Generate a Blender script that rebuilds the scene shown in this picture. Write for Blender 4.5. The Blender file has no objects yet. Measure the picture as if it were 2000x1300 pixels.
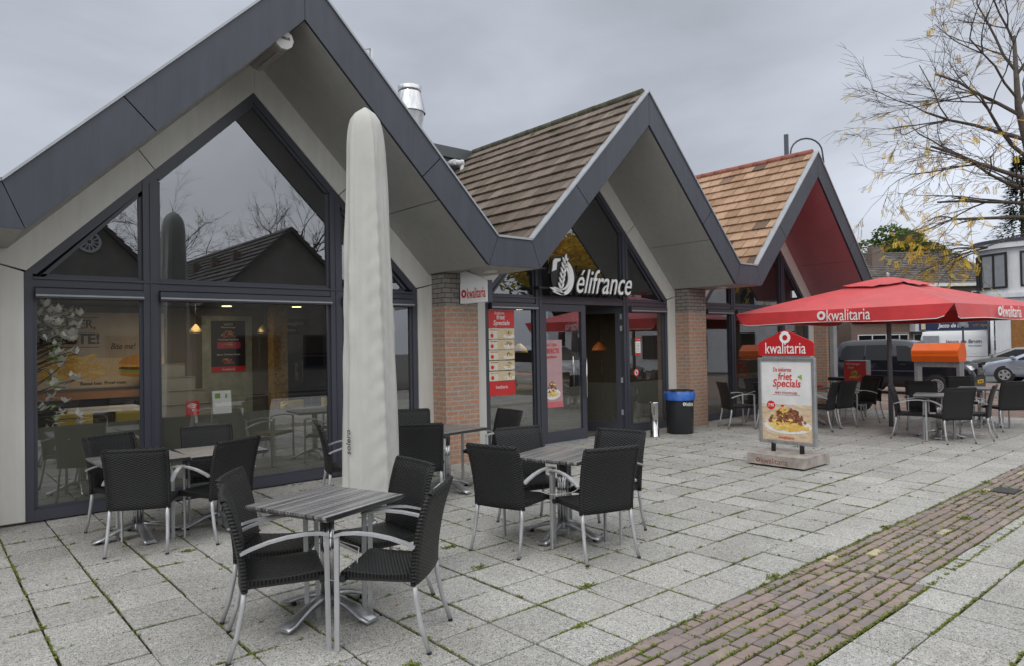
import bpy, bmesh, math, random
from mathutils import Vector, Matrix
R = math.radians
random.seed(7)
scene = bpy.context.scene
COL = scene.collection

# ---------------------------------------------------------------- camera
F = 1357.65 / 2000.0
yaw, pitch, roll = R(40.874), R(0.8325), R(-1.0003)
fw = Vector((math.sin(yaw) * math.cos(pitch), math.cos(yaw) * math.cos(pitch), math.sin(pitch)))
r0 = Vector((math.cos(yaw), -math.sin(yaw), 0)); u0 = r0.cross(fw)
rt = math.cos(roll) * r0 + math.sin(roll) * u0
up = -math.sin(roll) * r0 + math.cos(roll) * u0
cam = bpy.data.cameras.new('camera'); cam_o = bpy.data.objects.new('camera', cam); COL.objects.link(cam_o)
cam.sensor_width = 36; cam.lens = 36 * F; cam.clip_start = .05; cam.clip_end = 600
M = Matrix.Identity(4)
for i in range(3):
    M[i][0], M[i][1], M[i][2] = rt[i], up[i], -fw[i]
M[0][3], M[1][3], M[2][3] = 0, 0, 1.72
cam_o.matrix_world = M
scene.camera = cam_o

# ---------------------------------------------------------------- light
SUN = Vector((-.62, -.42, .80)).normalized()
el = math.asin(SUN.z); az = math.atan2(SUN.x, SUN.y)
world = bpy.data.worlds.new('World'); scene.world = world; world.use_nodes = True
nt = world.node_tree; N = nt.nodes; L = nt.links
for n in list(N): N.remove(n)
def nn(t, **k):
    n = N.new(t)
    for a, b in k.items(): setattr(n, a, b)
    return n
wout = nn('ShaderNodeOutputWorld'); bg = nn('ShaderNodeBackground'); L.new(bg.outputs[0], wout.inputs[0])
sky = nn('ShaderNodeTexSky', sky_type='NISHITA', sun_disc=False, sun_elevation=el, sun_rotation=az, dust_density=3)
tc = nn('ShaderNodeTexCoord')
dot = nn('ShaderNodeVectorMath', operation='DOT_PRODUCT'); L.new(tc.outputs['Generated'], dot.inputs[0]); dot.inputs[1].default_value = Vector((-.15, -.45, .88)).normalized()
ramp = nn('ShaderNodeValToRGB'); L.new(dot.outputs['Value'], ramp.inputs[0])
ramp.color_ramp.interpolation = 'EASE'
e = ramp.color_ramp.elements
e[0].position = .05; e[0].color = (5.25, 5.6, 6.3, 1)
e[1].position = .70; e[1].color = (15.0, 15.3, 15.8, 1)
mp = nn('ShaderNodeMapping'); L.new(tc.outputs['Generated'], mp.inputs[0]); mp.inputs['Scale'].default_value = (1, 1, 2.6)
ns = nn('ShaderNodeTexNoise'); L.new(mp.outputs[0], ns.inputs[0])
ns.inputs['Scale'].default_value = 2.1; ns.inputs['Detail'].default_value = 6; ns.inputs['Roughness'].default_value = .52; ns.inputs['Distortion'].default_value = .35
mr = nn('ShaderNodeMapRange'); L.new(ns.outputs[0], mr.inputs[0])
mr.inputs[1].default_value = .32; mr.inputs[2].default_value = .72; mr.inputs[3].default_value = .78; mr.inputs[4].default_value = 1.20
cl = nn('ShaderNodeVectorMath', operation='MULTIPLY'); L.new(ramp.outputs[0], cl.inputs[0]); L.new(mr.outputs[0], cl.inputs[1])
d2 = nn('ShaderNodeVectorMath', operation='DOT_PRODUCT'); L.new(tc.outputs['Generated'], d2.inputs[0]); d2.inputs[1].default_value = Vector((.965, .24, .06)).normalized()
m2 = nn('ShaderNodeMapRange'); m2.interpolation_type = 'SMOOTHSTEP'; L.new(d2.outputs['Value'], m2.inputs[0]); m2.inputs[1].default_value = .93; m2.inputs[2].default_value = 1; m2.inputs[3].default_value = 1.0; m2.inputs[4].default_value = 1.36
c3 = nn('ShaderNodeVectorMath', operation='SCALE'); L.new(cl.outputs[0], c3.inputs[0]); L.new(m2.outputs[0], c3.inputs['Scale']); cl = c3
mx = nn('ShaderNodeMixRGB'); mx.inputs[0].default_value = .94
L.new(sky.outputs[0], mx.inputs[1]); L.new(cl.outputs[0], mx.inputs[2])
L.new(mx.outputs[0], bg.inputs[0]); bg.inputs[1].default_value = .1
sl = bpy.data.lights.new('sun', 'SUN'); sl.energy = .6; sl.angle = R(16); sl.color = (1, .96, .9)
so = bpy.data.objects.new('sun', sl); COL.objects.link(so); so.rotation_euler = (-SUN).to_track_quat('-Z', 'Y').to_euler()
scene.view_settings.view_transform = 'Standard'; scene.view_settings.look = 'None'
scene.view_settings.exposure = 0.0; scene.view_settings.gamma = 1
scene.render.engine = 'CYCLES'
scene.cycles.max_bounces = 8; scene.cycles.transparent_max_bounces = 12; scene.cycles.caustics_reflective = False

# ---------------------------------------------------------------- materials
def S(r, g, b):
    f = lambda c: (c / 255 / 12.92) if c / 255 <= .04045 else ((c / 255 + .055) / 1.055) ** 2.4
    return (f(r), f(g), f(b))
MATS = {}
class NB:
    def __init__(s, name):
        s.m = bpy.data.materials.new(name); s.m.use_nodes = True
        s.t = s.m.node_tree; s.b = s.t.nodes['Principled BSDF']; s.o = s.t.nodes['Material Output']
    def n(s, t, **k):
        x = s.t.nodes.new(t)
        for a, b in k.items(): setattr(x, a, b)
        return x
    def l(s, a, b): s.t.links.new(a, b)
    def coord(s, scale=(1, 1, 1), kind='Object'):
        c = s.n('ShaderNodeTexCoord'); m = s.n('ShaderNodeMapping'); s.l(c.outputs[kind], m.inputs[0]); m.inputs['Scale'].default_value = scale
        return m.outputs[0]
    def noise(s, vec, scale, detail=4, rough=.6):
        x = s.n('ShaderNodeTexNoise'); s.l(vec, x.inputs[0]); x.inputs['Scale'].default_value = scale; x.inputs['Detail'].default_value = detail; x.inputs['Roughness'].default_value = rough
        return x.outputs[0]
    def ramp(s, fac, stops):
        r = s.n('ShaderNodeValToRGB'); s.l(fac, r.inputs[0]); els = r.color_ramp.elements
        while len(els) < len(stops): els.new(.5)
        for e_, (p, c) in zip(els, stops): e_.position = p; e_.color = (*c, 1) if len(c) == 3 else c
        return r.outputs[0]
    def mix(s, f, a, b, mode='MIX'):
        m = s.n('ShaderNodeMixRGB', blend_type=mode)
        for i, v in enumerate((f, a, b)):
            if hasattr(v, 'links'): s.l(v, m.inputs[i])
            elif i == 0: m.inputs[0].default_value = v
            else: m.inputs[i].default_value = (*v, 1)
        return m.outputs[0]
    def bump(s, h, strength=.3, dist=.01):
        b = s.n('ShaderNodeBump'); s.l(h, b.inputs['Height']); b.inputs['Strength'].default_value = strength; b.inputs['Distance'].default_value = dist
        s.l(b.outputs[0], s.b.inputs['Normal'])
    def base(s, c, rough=.6, metal=0, spec=.5):
        if hasattr(c, 'links'): s.l(c, s.b.inputs['Base Color'])
        else: s.b.inputs['Base Color'].default_value = (*c, 1)
        if hasattr(rough, 'links'): s.l(rough, s.b.inputs['Roughness'])
        else: s.b.inputs['Roughness'].default_value = rough
        s.b.inputs['Metallic'].default_value = metal; s.b.inputs['Specular IOR Level'].default_value = spec
        return s.m
def mat(name, col, rough=.6, metal=0, var=.12, nscale=3, spec=.5, bump=0, bscale=60, emit=0):
    if name in MATS: return MATS[name]
    b = NB(name); v = b.coord(); n = b.noise(v, nscale, 5)
    lo = tuple(c * (1 - var) for c in col); hi = tuple(min(1, c * (1 + var)) for c in col)
    c = b.ramp(n, [(.3, lo), (.7, hi)])
    n2 = b.noise(v, nscale * 9, 3)
    rr = b.n('ShaderNodeMapRange'); b.l(n2, rr.inputs[0]); rr.inputs[3].default_value = max(0.02, rough - .07); rr.inputs[4].default_value = min(1, rough + .07)
    b.base(c, rr.outputs[0], metal, spec)
    if bump: b.bump(b.noise(v, bscale, 3), bump, .004)
    if emit:
        b.b.inputs['Emission Color'].default_value = (*col, 1); b.b.inputs['Emission Strength'].default_value = emit
    MATS[name] = b.m; return b.m
def tone_mat(name, stops, rough=.8, nscale=30, bump=.3, bscale=90, speck=None, moss=None, dirt=.25, big=.55):
    bigf = big
    """colour from a per-piece tone attribute plus fine speckle, stains and moss"""
    b = NB(name); v = b.coord()
    a = b.n('ShaderNodeAttribute', attribute_name='tone'); c = b.ramp(a.outputs['Fac'], stops)
    n = b.noise(v, nscale, 4); c = b.mix(dirt, c, b.ramp(n, [(.3, (.25, .25, .25)), (.7, (.8, .8, .8))]), 'OVERLAY')
    big = b.noise(v, 1.1, 5, .65); c = b.mix(bigf, c, b.ramp(big, [(.32, (.32, .31, .28)), (.62, (.58, .58, .58))]), 'OVERLAY')
    if speck:
        sc, lo, hi = speck; w = b.n('ShaderNodeTexVoronoi'); b.l(v, w.inputs[0]); w.inputs['Scale'].default_value = sc
        sp = b.ramp(w.outputs['Color'], [(.12, lo), (.35, (.5, .5, .5)), (.7, (.52, .52, .52)), (.95, hi)]); c = b.mix(1, c, sp, 'OVERLAY')
        n3 = b.noise(v, sc * 1.4, 2); c = b.mix(.5, c, b.ramp(n3, [(.36, (.18, .18, .18)), (.52, (.55, .55, .55))]), 'OVERLAY')
    if name == 'exposed_aggregate_slab':
        g1_ = b.n('ShaderNodeTexVoronoi'); b.l(v, g1_.inputs[0]); g1_.inputs['Scale'].default_value = 2.6
        c = b.mix(b.ramp(g1_.outputs['Distance'], [(.018, (.45, .45, .45)), (.045, (0, 0, 0))]), c, (.13, .125, .115))
        st = b.noise(v, .55, 6, .7); c = b.mix(b.ramp(st, [(.52, (0, 0, 0)), (.66, (.35, .35, .35))]), c, (.33, .31, .27))
        dk = b.noise(v, 1.7, 4, .6); c = b.mix(b.ramp(dk, [(.58, (0, 0, 0)), (.72, (.30, .30, .30))]), c, (.22, .22, .20))
    if moss:
        col, th = moss; mn = b.noise(v, 2.3, 8, .75); f = b.ramp(mn, [(th, (0, 0, 0)), (th + .07, (1, 1, 1))]); c = b.mix(f, c, col)
    b.base(c, rough, 0, .3); b.bump(b.noise(v, bscale, 4), bump, .004)
    MATS[name] = b.m; return b.m

m_slab = tone_mat('exposed_aggregate_slab', [(0, (.365, .36, .338)), (.5, (.41, .405, .385)), (1, (.45, .442, .415))], .85, 25, .4, 200, speck=(150, (.14, .14, .14), (.82, .82, .82)), big=.40)
m_brickpave = tone_mat('clay_paver', [(0, (.22, .19, .185)), (.35, (.26, .215, .20)), (.7, (.295, .225, .20)), (.93, (.31, .26, .225)), (1, (.46, .40, .28))], .8, 20, .4, 80, big=.35)
m_rooftile = tone_mat('old_brown_tile', [(0, (.125, .10, .083)), (.5, (.165, .132, .108)), (1, (.215, .175, .145))], .9, 12, .5, 60, moss=((.05, .06, .02), .58), big=.6)
m_orangetile = tone_mat('orange_tile', [(0, (.10, .075, .06)), (.12, (.31, .19, .12)), (.5, (.38, .24, .155)), (1, (.45, .30, .20))], .85, 14, .4, 60)
m_fartile = tone_mat('dark_pantile', [(0, (.09, .08, .075)), (1, (.17, .155, .14))], .9, 12, .4, 50)
m_moss = None
def moss_mat():
    b = NB('moss_and_soil'); v = b.coord(); n = b.noise(v, 9, 8, .7); n2 = b.noise(v, 1.3, 5)
    c = b.ramp(n, [(.36, (.018, .015, .012)), (.5, (.04, .036, .02)), (.56, (.10, .12, .022)), (.72, (.22, .25, .05))])
    c = b.mix(b.ramp(n2, [(.45, (0, 0, 0)), (.6, (.75, .75, .75))]), c, (.03, .026, .02))
    b.base(c, .95, 0, .1); b.bump(b.noise(v, 60, 6, .8), 1, .02); return b.m
m_moss = moss_mat()
m_fascia = mat('anthracite_panel', (.046, .051, .070), .42, 0, .07, 1.5)
m_frame = mat('window_frame_grey', (.058, .061, .079), .38, 0, .06, 2)
m_trim = mat('silver_edge_trim', (.36, .38, .40), .45, .35, .1, 4)
m_soffit = mat('warm_grey_panel', (.395, .392, .372), .55, 0, .07, 1)
m_band = mat('cream_panel', (.635, .628, .59), .5, 0, .07, 1)
m_redsoffit = mat('dark_red_panel', (.40, .19, .21), .3, 0, .1, 1)
m_black = mat('black', (.012, .012, .013), .5)
m_dark = mat('dark_void', (.02, .02, .022), .8)
m_alu = mat('brushed_aluminium', (.50, .51, .53), .34, .85, .12, 14, bump=.1, bscale=120)
m_legalu = mat('painted_aluminium', (.45, .455, .47), .38, .35, .08, 10)
m_chrome = mat('polished_steel', (.62, .62, .63), .14, 1, .06, 8)
m_rubber = mat('black_rubber', (.015, .015, .015), .7)
m_canvas = mat('canvas', (.455, .455, .425), .85, 0, .07, 4, bump=.4, bscale=30)
m_redcanvas = mat('red_canvas', (.64, .05, .055), .6, 0, .16, 2.2, bump=1.0, bscale=5)
for n_ in m_redcanvas.node_tree.nodes:
    if n_.type == 'BSDF_PRINCIPLED': n_.inputs['Sheen Weight'].default_value = .5; n_.inputs['Sheen Roughness'].default_value = .35; n_.inputs['Sheen Tint'].default_value = (1, .85, .85, 1)
m_white = mat('white_paint', (.78, .78, .77), .45, 0, .04, 4)
m_whiteprint = mat('white_print', (.82, .82, .81), .5, 0, .02, 4)
m_red = mat('sign_red', (.50, .018, .022), .35, 0, .06, 4)
m_redprint = mat('red_print', (.62, .03, .03), .4, 0, .05, 5)
m_blackprint = mat('black_print', (.02, .02, .02), .5)
m_blue = mat('blue_plastic_bag', (.045, .15, .52), .35, 0, .3, 12, bump=.4, bscale=30)
m_orange = mat('orange_plastic', (.80, .13, .012), .35, 0, .06, 4)
m_wall_dark = mat('interior_wall', (.10, .09, .078), .8, 0, .1, 2)
m_floor_in = mat('interior_floor', (.10, .095, .085), .5, 0, .2, 3)
m_plaster = mat('white_plaster', (.66, .67, .69), .8, 0, .07, 1.2, bump=.3, bscale=25)
m_yellowseat = mat('yellow_upholstery', (.55, .45, .10), .7)
m_wood = mat('wood_panel', (.30, .13, .035), .5, 0, .25, 6)
m_asphalt = mat('road_surface', (.10, .098, .095), .9, 0, .2, 6, bump=.4, bscale=90)
m_bark = mat('bark', (.085, .072, .06), .9, 0, .3, 9, bump=.5, bscale=40)
m_navy = mat('navy_sign', (.018, .03, .09), .4)
m_glassdark = mat('dark_car_glass', (.010, .012, .014), .14, 0, .02, 2, spec=.32)
m_polegrey = mat('grey_pole_paint', (.17, .175, .19), .45, .2)
m_silver = mat('silver_car_paint', (.40, .44, .52), .22, .55, .03, 3)
m_greycar = mat('grey_car_paint', (.28, .28, .27), .25, .5, .03, 3)
m_blackcar = mat('black_car_paint', (.008, .009, .014), .09, 0, .02, 2, spec=.8)
m_whitecar = mat('white_car_paint', (.72, .73, .74), .2, 0, .03, 2)
m_rim = mat('alloy_rim', (.55, .55, .57), .3, .7)
m_lamp_on = mat('warm_lamp', (1, .62, .25), .5, 0, 0, 2, emit=5)
m_lamp_w = mat('white_lamp', (1, .93, .8), .5, 0, 0, 2, emit=4)

def weathered(m, amt=.25):
    t_ = m.node_tree; bs = t_.nodes['Principled BSDF']; src = bs.inputs['Base Color'].links[0].from_socket
    c_ = t_.nodes.new('ShaderNodeTexCoord'); mp_ = t_.nodes.new('ShaderNodeMapping'); t_.links.new(c_.outputs['Object'], mp_.inputs[0]); mp_.inputs['Scale'].default_value = (5, 5, .5)
    n_ = t_.nodes.new('ShaderNodeTexNoise'); t_.links.new(mp_.outputs[0], n_.inputs[0]); n_.inputs['Scale'].default_value = 2.2; n_.inputs['Detail'].default_value = 7; n_.inputs['Roughness'].default_value = .65
    r_ = t_.nodes.new('ShaderNodeValToRGB'); t_.links.new(n_.outputs[0], r_.inputs[0]); r_.color_ramp.elements[0].position = .35; r_.color_ramp.elements[0].color = (.34, .34, .33, 1); r_.color_ramp.elements[1].position = .65; r_.color_ramp.elements[1].color = (.60, .60, .60, 1)
    x_ = t_.nodes.new('ShaderNodeMixRGB'); x_.blend_type = 'OVERLAY'; x_.inputs[0].default_value = amt; t_.links.new(src, x_.inputs[1]); t_.links.new(r_.outputs[0], x_.inputs[2]); t_.links.new(x_.outputs[0], bs.inputs['Base Color'])
for m_, a_ in ((m_fascia, .45), (m_soffit, .2), (m_band, .3), (m_plaster, .45)): weathered(m_, a_)
for m_ in (m_legalu, m_alu): weathered(m_, .5)
def brick_mat(name, c1, c2, mortar, bw=.21, bh=.0625, grey_above=None):
    """brickwork laid on x/y faces from object coordinates"""
    b = NB(name); c = b.n('ShaderNodeTexCoord'); g = b.n('ShaderNodeNewGeometry')
    sp = b.n('ShaderNodeSeparateXYZ'); b.l(c.outputs['Object'], sp.inputs[0])
    nx = b.n('ShaderNodeSeparateXYZ'); b.l(g.outputs['Normal'], nx.inputs[0])
    ab = b.n('ShaderNodeMath', operation='ABSOLUTE'); b.l(nx.outputs[0], ab.inputs[0])
    gt = b.n('ShaderNodeMath', operation='GREATER_THAN'); b.l(ab.outputs[0], gt.inputs[0]); gt.inputs[1].default_value = .6
    mxx = b.n('ShaderNodeMix'); b.l(gt.outputs[0], mxx.inputs[0]); b.l(sp.outputs[0], mxx.inputs[2]); b.l(sp.outputs[1], mxx.inputs[3])
    cb = b.n('ShaderNodeCombineXYZ'); b.l(mxx.outputs[0], cb.inputs[0]); b.l(sp.outputs[2], cb.inputs[1])
    br = b.n('ShaderNodeTexBrick'); b.l(cb.outputs[0], br.inputs[0]); br.inputs['Scale'].default_value = 1
    br.inputs['Brick Width'].default_value = bw; br.inputs['Row Height'].default_value = bh; br.inputs['Mortar Size'].default_value = .0125; br.inputs['Mortar Smooth'].default_value = .2
    br.inputs['Color1'].default_value = (*c1, 1); br.inputs['Color2'].default_value = (*c2, 1); br.inputs['Mortar'].default_value = (*mortar, 1); br.inputs['Bias'].default_value = 0
    v = c.outputs['Object']; n = b.noise(v, 22, 5, .7); col = b.mix(.4, br.outputs['Color'], b.ramp(n, [(.3, (.3, .3, .3)), (.7, (.7, .7, .7))]), 'OVERLAY')
    n5 = b.noise(v, 5, 4, .7); col = b.mix(b.ramp(n5, [(.5, (0, 0, 0)), (.75, (.35, .35, .35))]), col, tuple(x * .9 for x in mortar))
    if grey_above:
        z0, g1 = grey_above; g2 = b.n('ShaderNodeMath', operation='GREATER_THAN'); b.l(sp.outputs[2], g2.inputs[0]); g2.inputs[1].default_value = z0
        br2 = b.n('ShaderNodeTexBrick'); b.l(cb.outputs[0], br2.inputs[0]); br2.inputs['Scale'].default_value = 1
        br2.inputs['Brick Width'].default_value = bw; br2.inputs['Row Height'].default_value = bh; br2.inputs['Mortar Size'].default_value = .006
        br2.inputs['Color1'].default_value = (*g1, 1); br2.inputs['Color2'].default_value = (*[x * .8 for x in g1], 1); br2.inputs['Mortar'].default_value = (.07, .065, .06, 1)
        col = b.mix(g2.outputs[0], col, br2.outputs['Color'])
    b.base(col, .88, 0, .25)
    inv = b.n('ShaderNodeMath', operation='SUBTRACT'); inv.inputs[0].default_value = 1; b.l(br.outputs['Fac'], inv.inputs[1])
    ad = b.n('ShaderNodeMath', operation='MULTIPLY_ADD'); b.l(n, ad.inputs[0]); ad.inputs[1].default_value = .5; b.l(inv.outputs[0], ad.inputs[2])
    b.bump(ad.outputs[0], .6, .008)
    MATS[name] = b.m; return b.m
m_brick = brick_mat('red_brick', (.46, .225, .145), (.36, .22, .165), (.36, .335, .28), bh=.07, grey_above=(2.26, (.30, .275, .25)))
m_brickfar = brick_mat('far_brick', (.20, .13, .10), (.25, .17, .13), (.15, .135, .12))

def weave_mat(name, ax):
    b = NB(name); c = b.n('ShaderNodeTexCoord'); sp = b.n('ShaderNodeSeparateXYZ'); b.l(c.outputs['Object'], sp.inputs[0])
    def cosn(out, per):
        m = b.n('ShaderNodeMath', operation='MULTIPLY'); b.l(out, m.inputs[0]); m.inputs[1].default_value = 2 * math.pi / per
        k = b.n('ShaderNodeMath', operation='COSINE'); b.l(m.outputs[0], k.inputs[0]); return k.outputs[0]
    p = b.n('ShaderNodeMath', operation='MULTIPLY'); b.l(cosn(sp.outputs[0], .050), p.inputs[0]); b.l(cosn(sp.outputs[ax], .0205), p.inputs[1])
    c2 = b.ramp(p.outputs[0], [(.0, (.021, .0215, .022)), (.18, (.013, .0135, .014)), (.5, (.0005, .0005, .0005))])
    b.base(c2, .46, 0, .38)
    mr_ = b.n('ShaderNodeMapRange'); b.l(p.outputs[0], mr_.inputs[0]); mr_.inputs[1].default_value = -.6; mr_.inputs[2].default_value = .7; mr_.inputs[3].default_value = 1; mr_.inputs[4].default_value = 0
    b.bump(mr_.outputs[0], 1, .006); MATS[name] = b.m; return b.m
m_weave_b = weave_mat('woven_resin_upright', 2); m_weave_s = weave_mat('woven_resin_flat', 1)

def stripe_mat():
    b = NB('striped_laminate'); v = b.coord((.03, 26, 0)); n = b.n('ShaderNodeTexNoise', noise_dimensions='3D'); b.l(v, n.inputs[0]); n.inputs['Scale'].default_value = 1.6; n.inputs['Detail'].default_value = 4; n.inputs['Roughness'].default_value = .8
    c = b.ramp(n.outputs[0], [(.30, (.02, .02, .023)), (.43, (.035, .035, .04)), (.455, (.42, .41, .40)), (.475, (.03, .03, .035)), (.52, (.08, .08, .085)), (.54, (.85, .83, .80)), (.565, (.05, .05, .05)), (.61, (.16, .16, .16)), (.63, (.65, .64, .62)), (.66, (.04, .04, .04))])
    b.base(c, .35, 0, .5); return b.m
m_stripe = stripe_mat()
m_plaintop = mat('grey_laminate', (.24, .24, .245), .35, 0, .15, 8)

def glass_mat(name, ior, tint):
    b = NB(name); t = b.t; t.nodes.remove(b.b)
    fr = b.n('ShaderNodeFresnel')
    # the same reflectance from either side of the pane
    ge = b.n('ShaderNodeNewGeometry'); mi = b.n('ShaderNodeMix'); b.l(ge.outputs['Backfacing'], mi.inputs[0]); mi.inputs[2].default_value = ior; mi.inputs[3].default_value = 1 / ior; b.l(mi.outputs[0], fr.inputs[0])
    tr = b.n('ShaderNodeBsdfTransparent'); tr.inputs[0].default_value = (*tint, 1)
    gl = b.n('ShaderNodeBsdfGlossy'); gl.inputs['Roughness'].default_value = 0; gl.inputs[0].default_value = (.92, .95, 1, 1)
    
    mxs = b.n('ShaderNodeMixShader'); b.l(fr.outputs[0], mxs.inputs[0]); b.l(tr.outputs[0], mxs.inputs[1]); b.l(gl.outputs[0], mxs.inputs[2]); b.l(mxs.outputs[0], b.o.inputs[0])
    return b.m
m_glass = glass_mat('window_glass', 2.75, (.89, .89, .86))

def film_mat():
    b = NB('frosted_film'); b.base((.18, .178, .155), .6, 0, .2); tr = b.n('ShaderNodeBsdfTransparent'); tr.inputs[0].default_value = (.82, .84, .78, 1)
    ms = b.n('ShaderNodeMixShader'); ms.inputs[0].default_value = .72; b.l(tr.outputs[0], ms.inputs[1]); b.l(b.b.outputs[0], ms.inputs[2]); b.l(ms.outputs[0], b.o.inputs[0]); return b.m
m_film = film_mat()
def leaf_mat(name, stops, trans=.3):
    b = NB(name); a = b.n('ShaderNodeAttribute', attribute_name='tone'); c = b.ramp(a.outputs['Fac'], stops)
    v = b.coord(); c = b.mix(.4, c, b.ramp(b.noise(v, 1.2, 3), [(.35, (.3, .3, .3)), (.65, (.7, .7, .7))]), 'OVERLAY')
    b.base(c, .6, 0, .3)
    tl = b.n('ShaderNodeBsdfTranslucent'); b.l(c, tl.inputs[0]); ms = b.n('ShaderNodeMixShader'); ms.inputs[0].default_value = trans
    b.l(b.b.outputs[0], ms.inputs[1]); b.l(tl.outputs[0], ms.inputs[2]); b.l(ms.outputs[0], b.o.inputs[0]); return b.m
m_yleaf = leaf_mat('autumn_leaf', [(0, (.42, .36, .05)), (.5, (.72, .50, .05)), (.8, (.78, .44, .03)), (1, (.30, .36, .06))])
m_gleaf = leaf_mat('green_leaf', [(0, (.035, .06, .012)), (.6, (.08, .13, .025)), (1, (.17, .21, .04))])
m_conleaf = leaf_mat('conifer_needles', [(0, (.018, .032, .016)), (1, (.05, .08, .035))], .1)
m_weed = leaf_mat('weed_leaf', [(0, (.10, .14, .02)), (.7, (.27, .32, .06)), (.9, (.42, .34, .07)), (1, (.42, .18, .04))])
m_petal = mat('silk_petal', (.88, .87, .82), .7, 0, .04)

# ---------------------------------------------------------------- mesh helpers
class MB:
    def __init__(s): s.v = []; s.f = []; s.mi = []; s.t = []; s.cm = 0; s.ct = .5; s.sm = []
        
    def face(s, idx, smooth=False): s.f.append(tuple(idx)); s.mi.append(s.cm); s.t.append(s.ct); s.sm.append(smooth)
    def verts(s, pts):
        b = len(s.v); s.v += [tuple(p) for p in pts]; return b
    def hexa(s, p):
        b = s.verts(p)
        for q in ((0, 3, 2, 1), (4, 5, 6, 7), (0, 1, 5, 4), (1, 2, 6, 5), (2, 3, 7, 6), (3, 0, 4, 7)): s.face([b + i for i in q])
        return s
    def box(s, x0, x1, y0, y1, z0, z1, bev=0, m=None):
        if bev:
            bm = bmesh.new(); bmesh.ops.create_cube(bm, size=1)
            for v in bm.verts: v.co = Vector(((x0 + x1) / 2 + v.co.x * (x1 - x0), (y0 + y1) / 2 + v.co.y * (y1 - y0), (z0 + z1) / 2 + v.co.z * (z1 - z0)))
            bmesh.ops.bevel(bm, geom=list(bm.edges), offset=bev, segments=2, affect='EDGES', profile=.6)
            bm.verts.index_update(); b = s.verts([(m @ v.co if m else v.co) for v in bm.verts])
            for f in bm.faces: s.face([b + v.index for v in f.verts], len(f.verts) < 4)
            bm.free(); return s
        p = [(x0, y0, z0), (x1, y0, z0), (x1, y1, z0), (x0, y1, z0), (x0, y0, z1), (x1, y0, z1), (x1, y1, z1), (x0, y1, z1)]
        if m: p = [m @ Vector(q) for q in p]
        return s.hexa(p)
    def prism(s, poly, a, b, axis='y', cap=True):
        """extrude a 2D polygon along an axis: y -> poly is (x,z); x -> (y,z); z -> (x,y)"""
        mk = {'y': lambda p, t: (p[0], t, p[1]), 'x': lambda p, t: (t, p[0], p[1]), 'z': lambda p, t: (p[0], p[1], t)}[axis]
        n = len(poly); i = s.verts([mk(p, a) for p in poly] + [mk(p, b) for p in poly])
        for k in range(n): j = (k + 1) % n; s.face((i + k, i + j, i + n + j, i + n + k))
        if cap: s.face([i + k for k in range(n)][::-1]); s.face([i + n + k for k in range(n)])
        return s
    def tube(s, path, r, n=8, cap=True, sq=None, smooth=True):
        """round tube, or a flat bar when sq=(w,h): w sideways, h along the bar's up"""
        path = [Vector(p) for p in path]; k = len(path); rs = r if isinstance(r, (list, tuple)) else [r] * k
        rings = []; side = None
        for i, p in enumerate(path):
            t = ((path[min(i + 1, k - 1)] - path[max(i - 1, 0)])).normalized()
            if side is None:
                side = t.cross(Vector((0, 0, 1)))
                if side.length < .05: side = t.cross(Vector((1, 0, 0)) if not sq else Vector((0, 1, 0)))
                side.normalize()
            side = (side - t * side.dot(t)).normalized(); nu = side.cross(t)
            if sq:
                w, h = sq[0] / 2, sq[1] / 2; pts = [p + side * a * w + nu * b_ * h for a, b_ in ((-1, -1), (1, -1), (1, 1), (-1, 1))]
            else: pts = [p + (side * math.cos(2 * math.pi * j / n) + nu * math.sin(2 * math.pi * j / n)) * rs[i] for j in range(n)]
            rings.append(s.verts(pts))
        m = 4 if sq else n
        for a, b_ in zip(rings, rings[1:]):
            for j in range(m): q = (j + 1) % m; s.face((a + j, a + q, b_ + q, b_ + j), smooth and not sq)
        if cap: s.face([rings[0] + j for j in range(m)][::-1]); s.face([rings[-1] + j for j in range(m)])
        return s
    def lathe(s, prof, n=24, c=(0, 0, 0), cap=True, mod=None):
        rings = []
        for (r, z) in prof:
            rings.append(s.verts([(c[0] + r * (mod(j / n, z) if mod else 1) * math.cos(2 * math.pi * j / n), c[1] + r * (mod(j / n, z) if mod else 1) * math.sin(2 * math.pi * j / n), c[2] + z) for j in range(n)]))
        for a, b in zip(rings, rings[1:]):
            for j in range(n): q = (j + 1) % n; s.face((a + j, a + q, b + q, b + j), True)
        if cap: s.face([rings[0] + j for j in range(n)][::-1]); s.face([rings[-1] + j for j in range(n)])
        return s
    def disc(s, c, r, axis='y', n=20, ri=0, th=.003, sx=1, a0=0, a1=2 * math.pi):
        mk = {'y': lambda u, w, t: (c[0] + u, c[1] + t, c[2] + w), 'x': lambda u, w, t: (c[0] + t, c[1] + u, c[2] + w), 'z': lambda u, w, t: (c[0] + u, c[1] + w, c[2] + t)}[axis]
        P = []; op = (a1 - a0) < 6.2; dn = n - 1 if op else n
        for t in (-th / 2, th / 2):
            for rad in ((r, ri) if ri else (r,)):
                P += [mk(sx * rad * math.cos(a0 + (a1 - a0) * j / dn), rad * math.sin(a0 + (a1 - a0) * j / dn), t) for j in range(n)]
        b = s.verts(P)
        for j in range(n - 1 if op else n):
            q = (j + 1) % n
            if ri:
                s.face((b + j, b + q, b + n + q, b + n + j)); s.face((b + 2 * n + j, b + 3 * n + j, b + 3 * n + q, b + 2 * n + q)); s.face((b + j, b + 2 * n + j, b + 2 * n + q, b + q))
            else: s.face((b + j, b + q, b + n + q, b + n + j))
        if not ri: s.face([b + j for j in range(n)][::-1]); s.face([b + n + j for j in range(n)])
        return s
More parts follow.
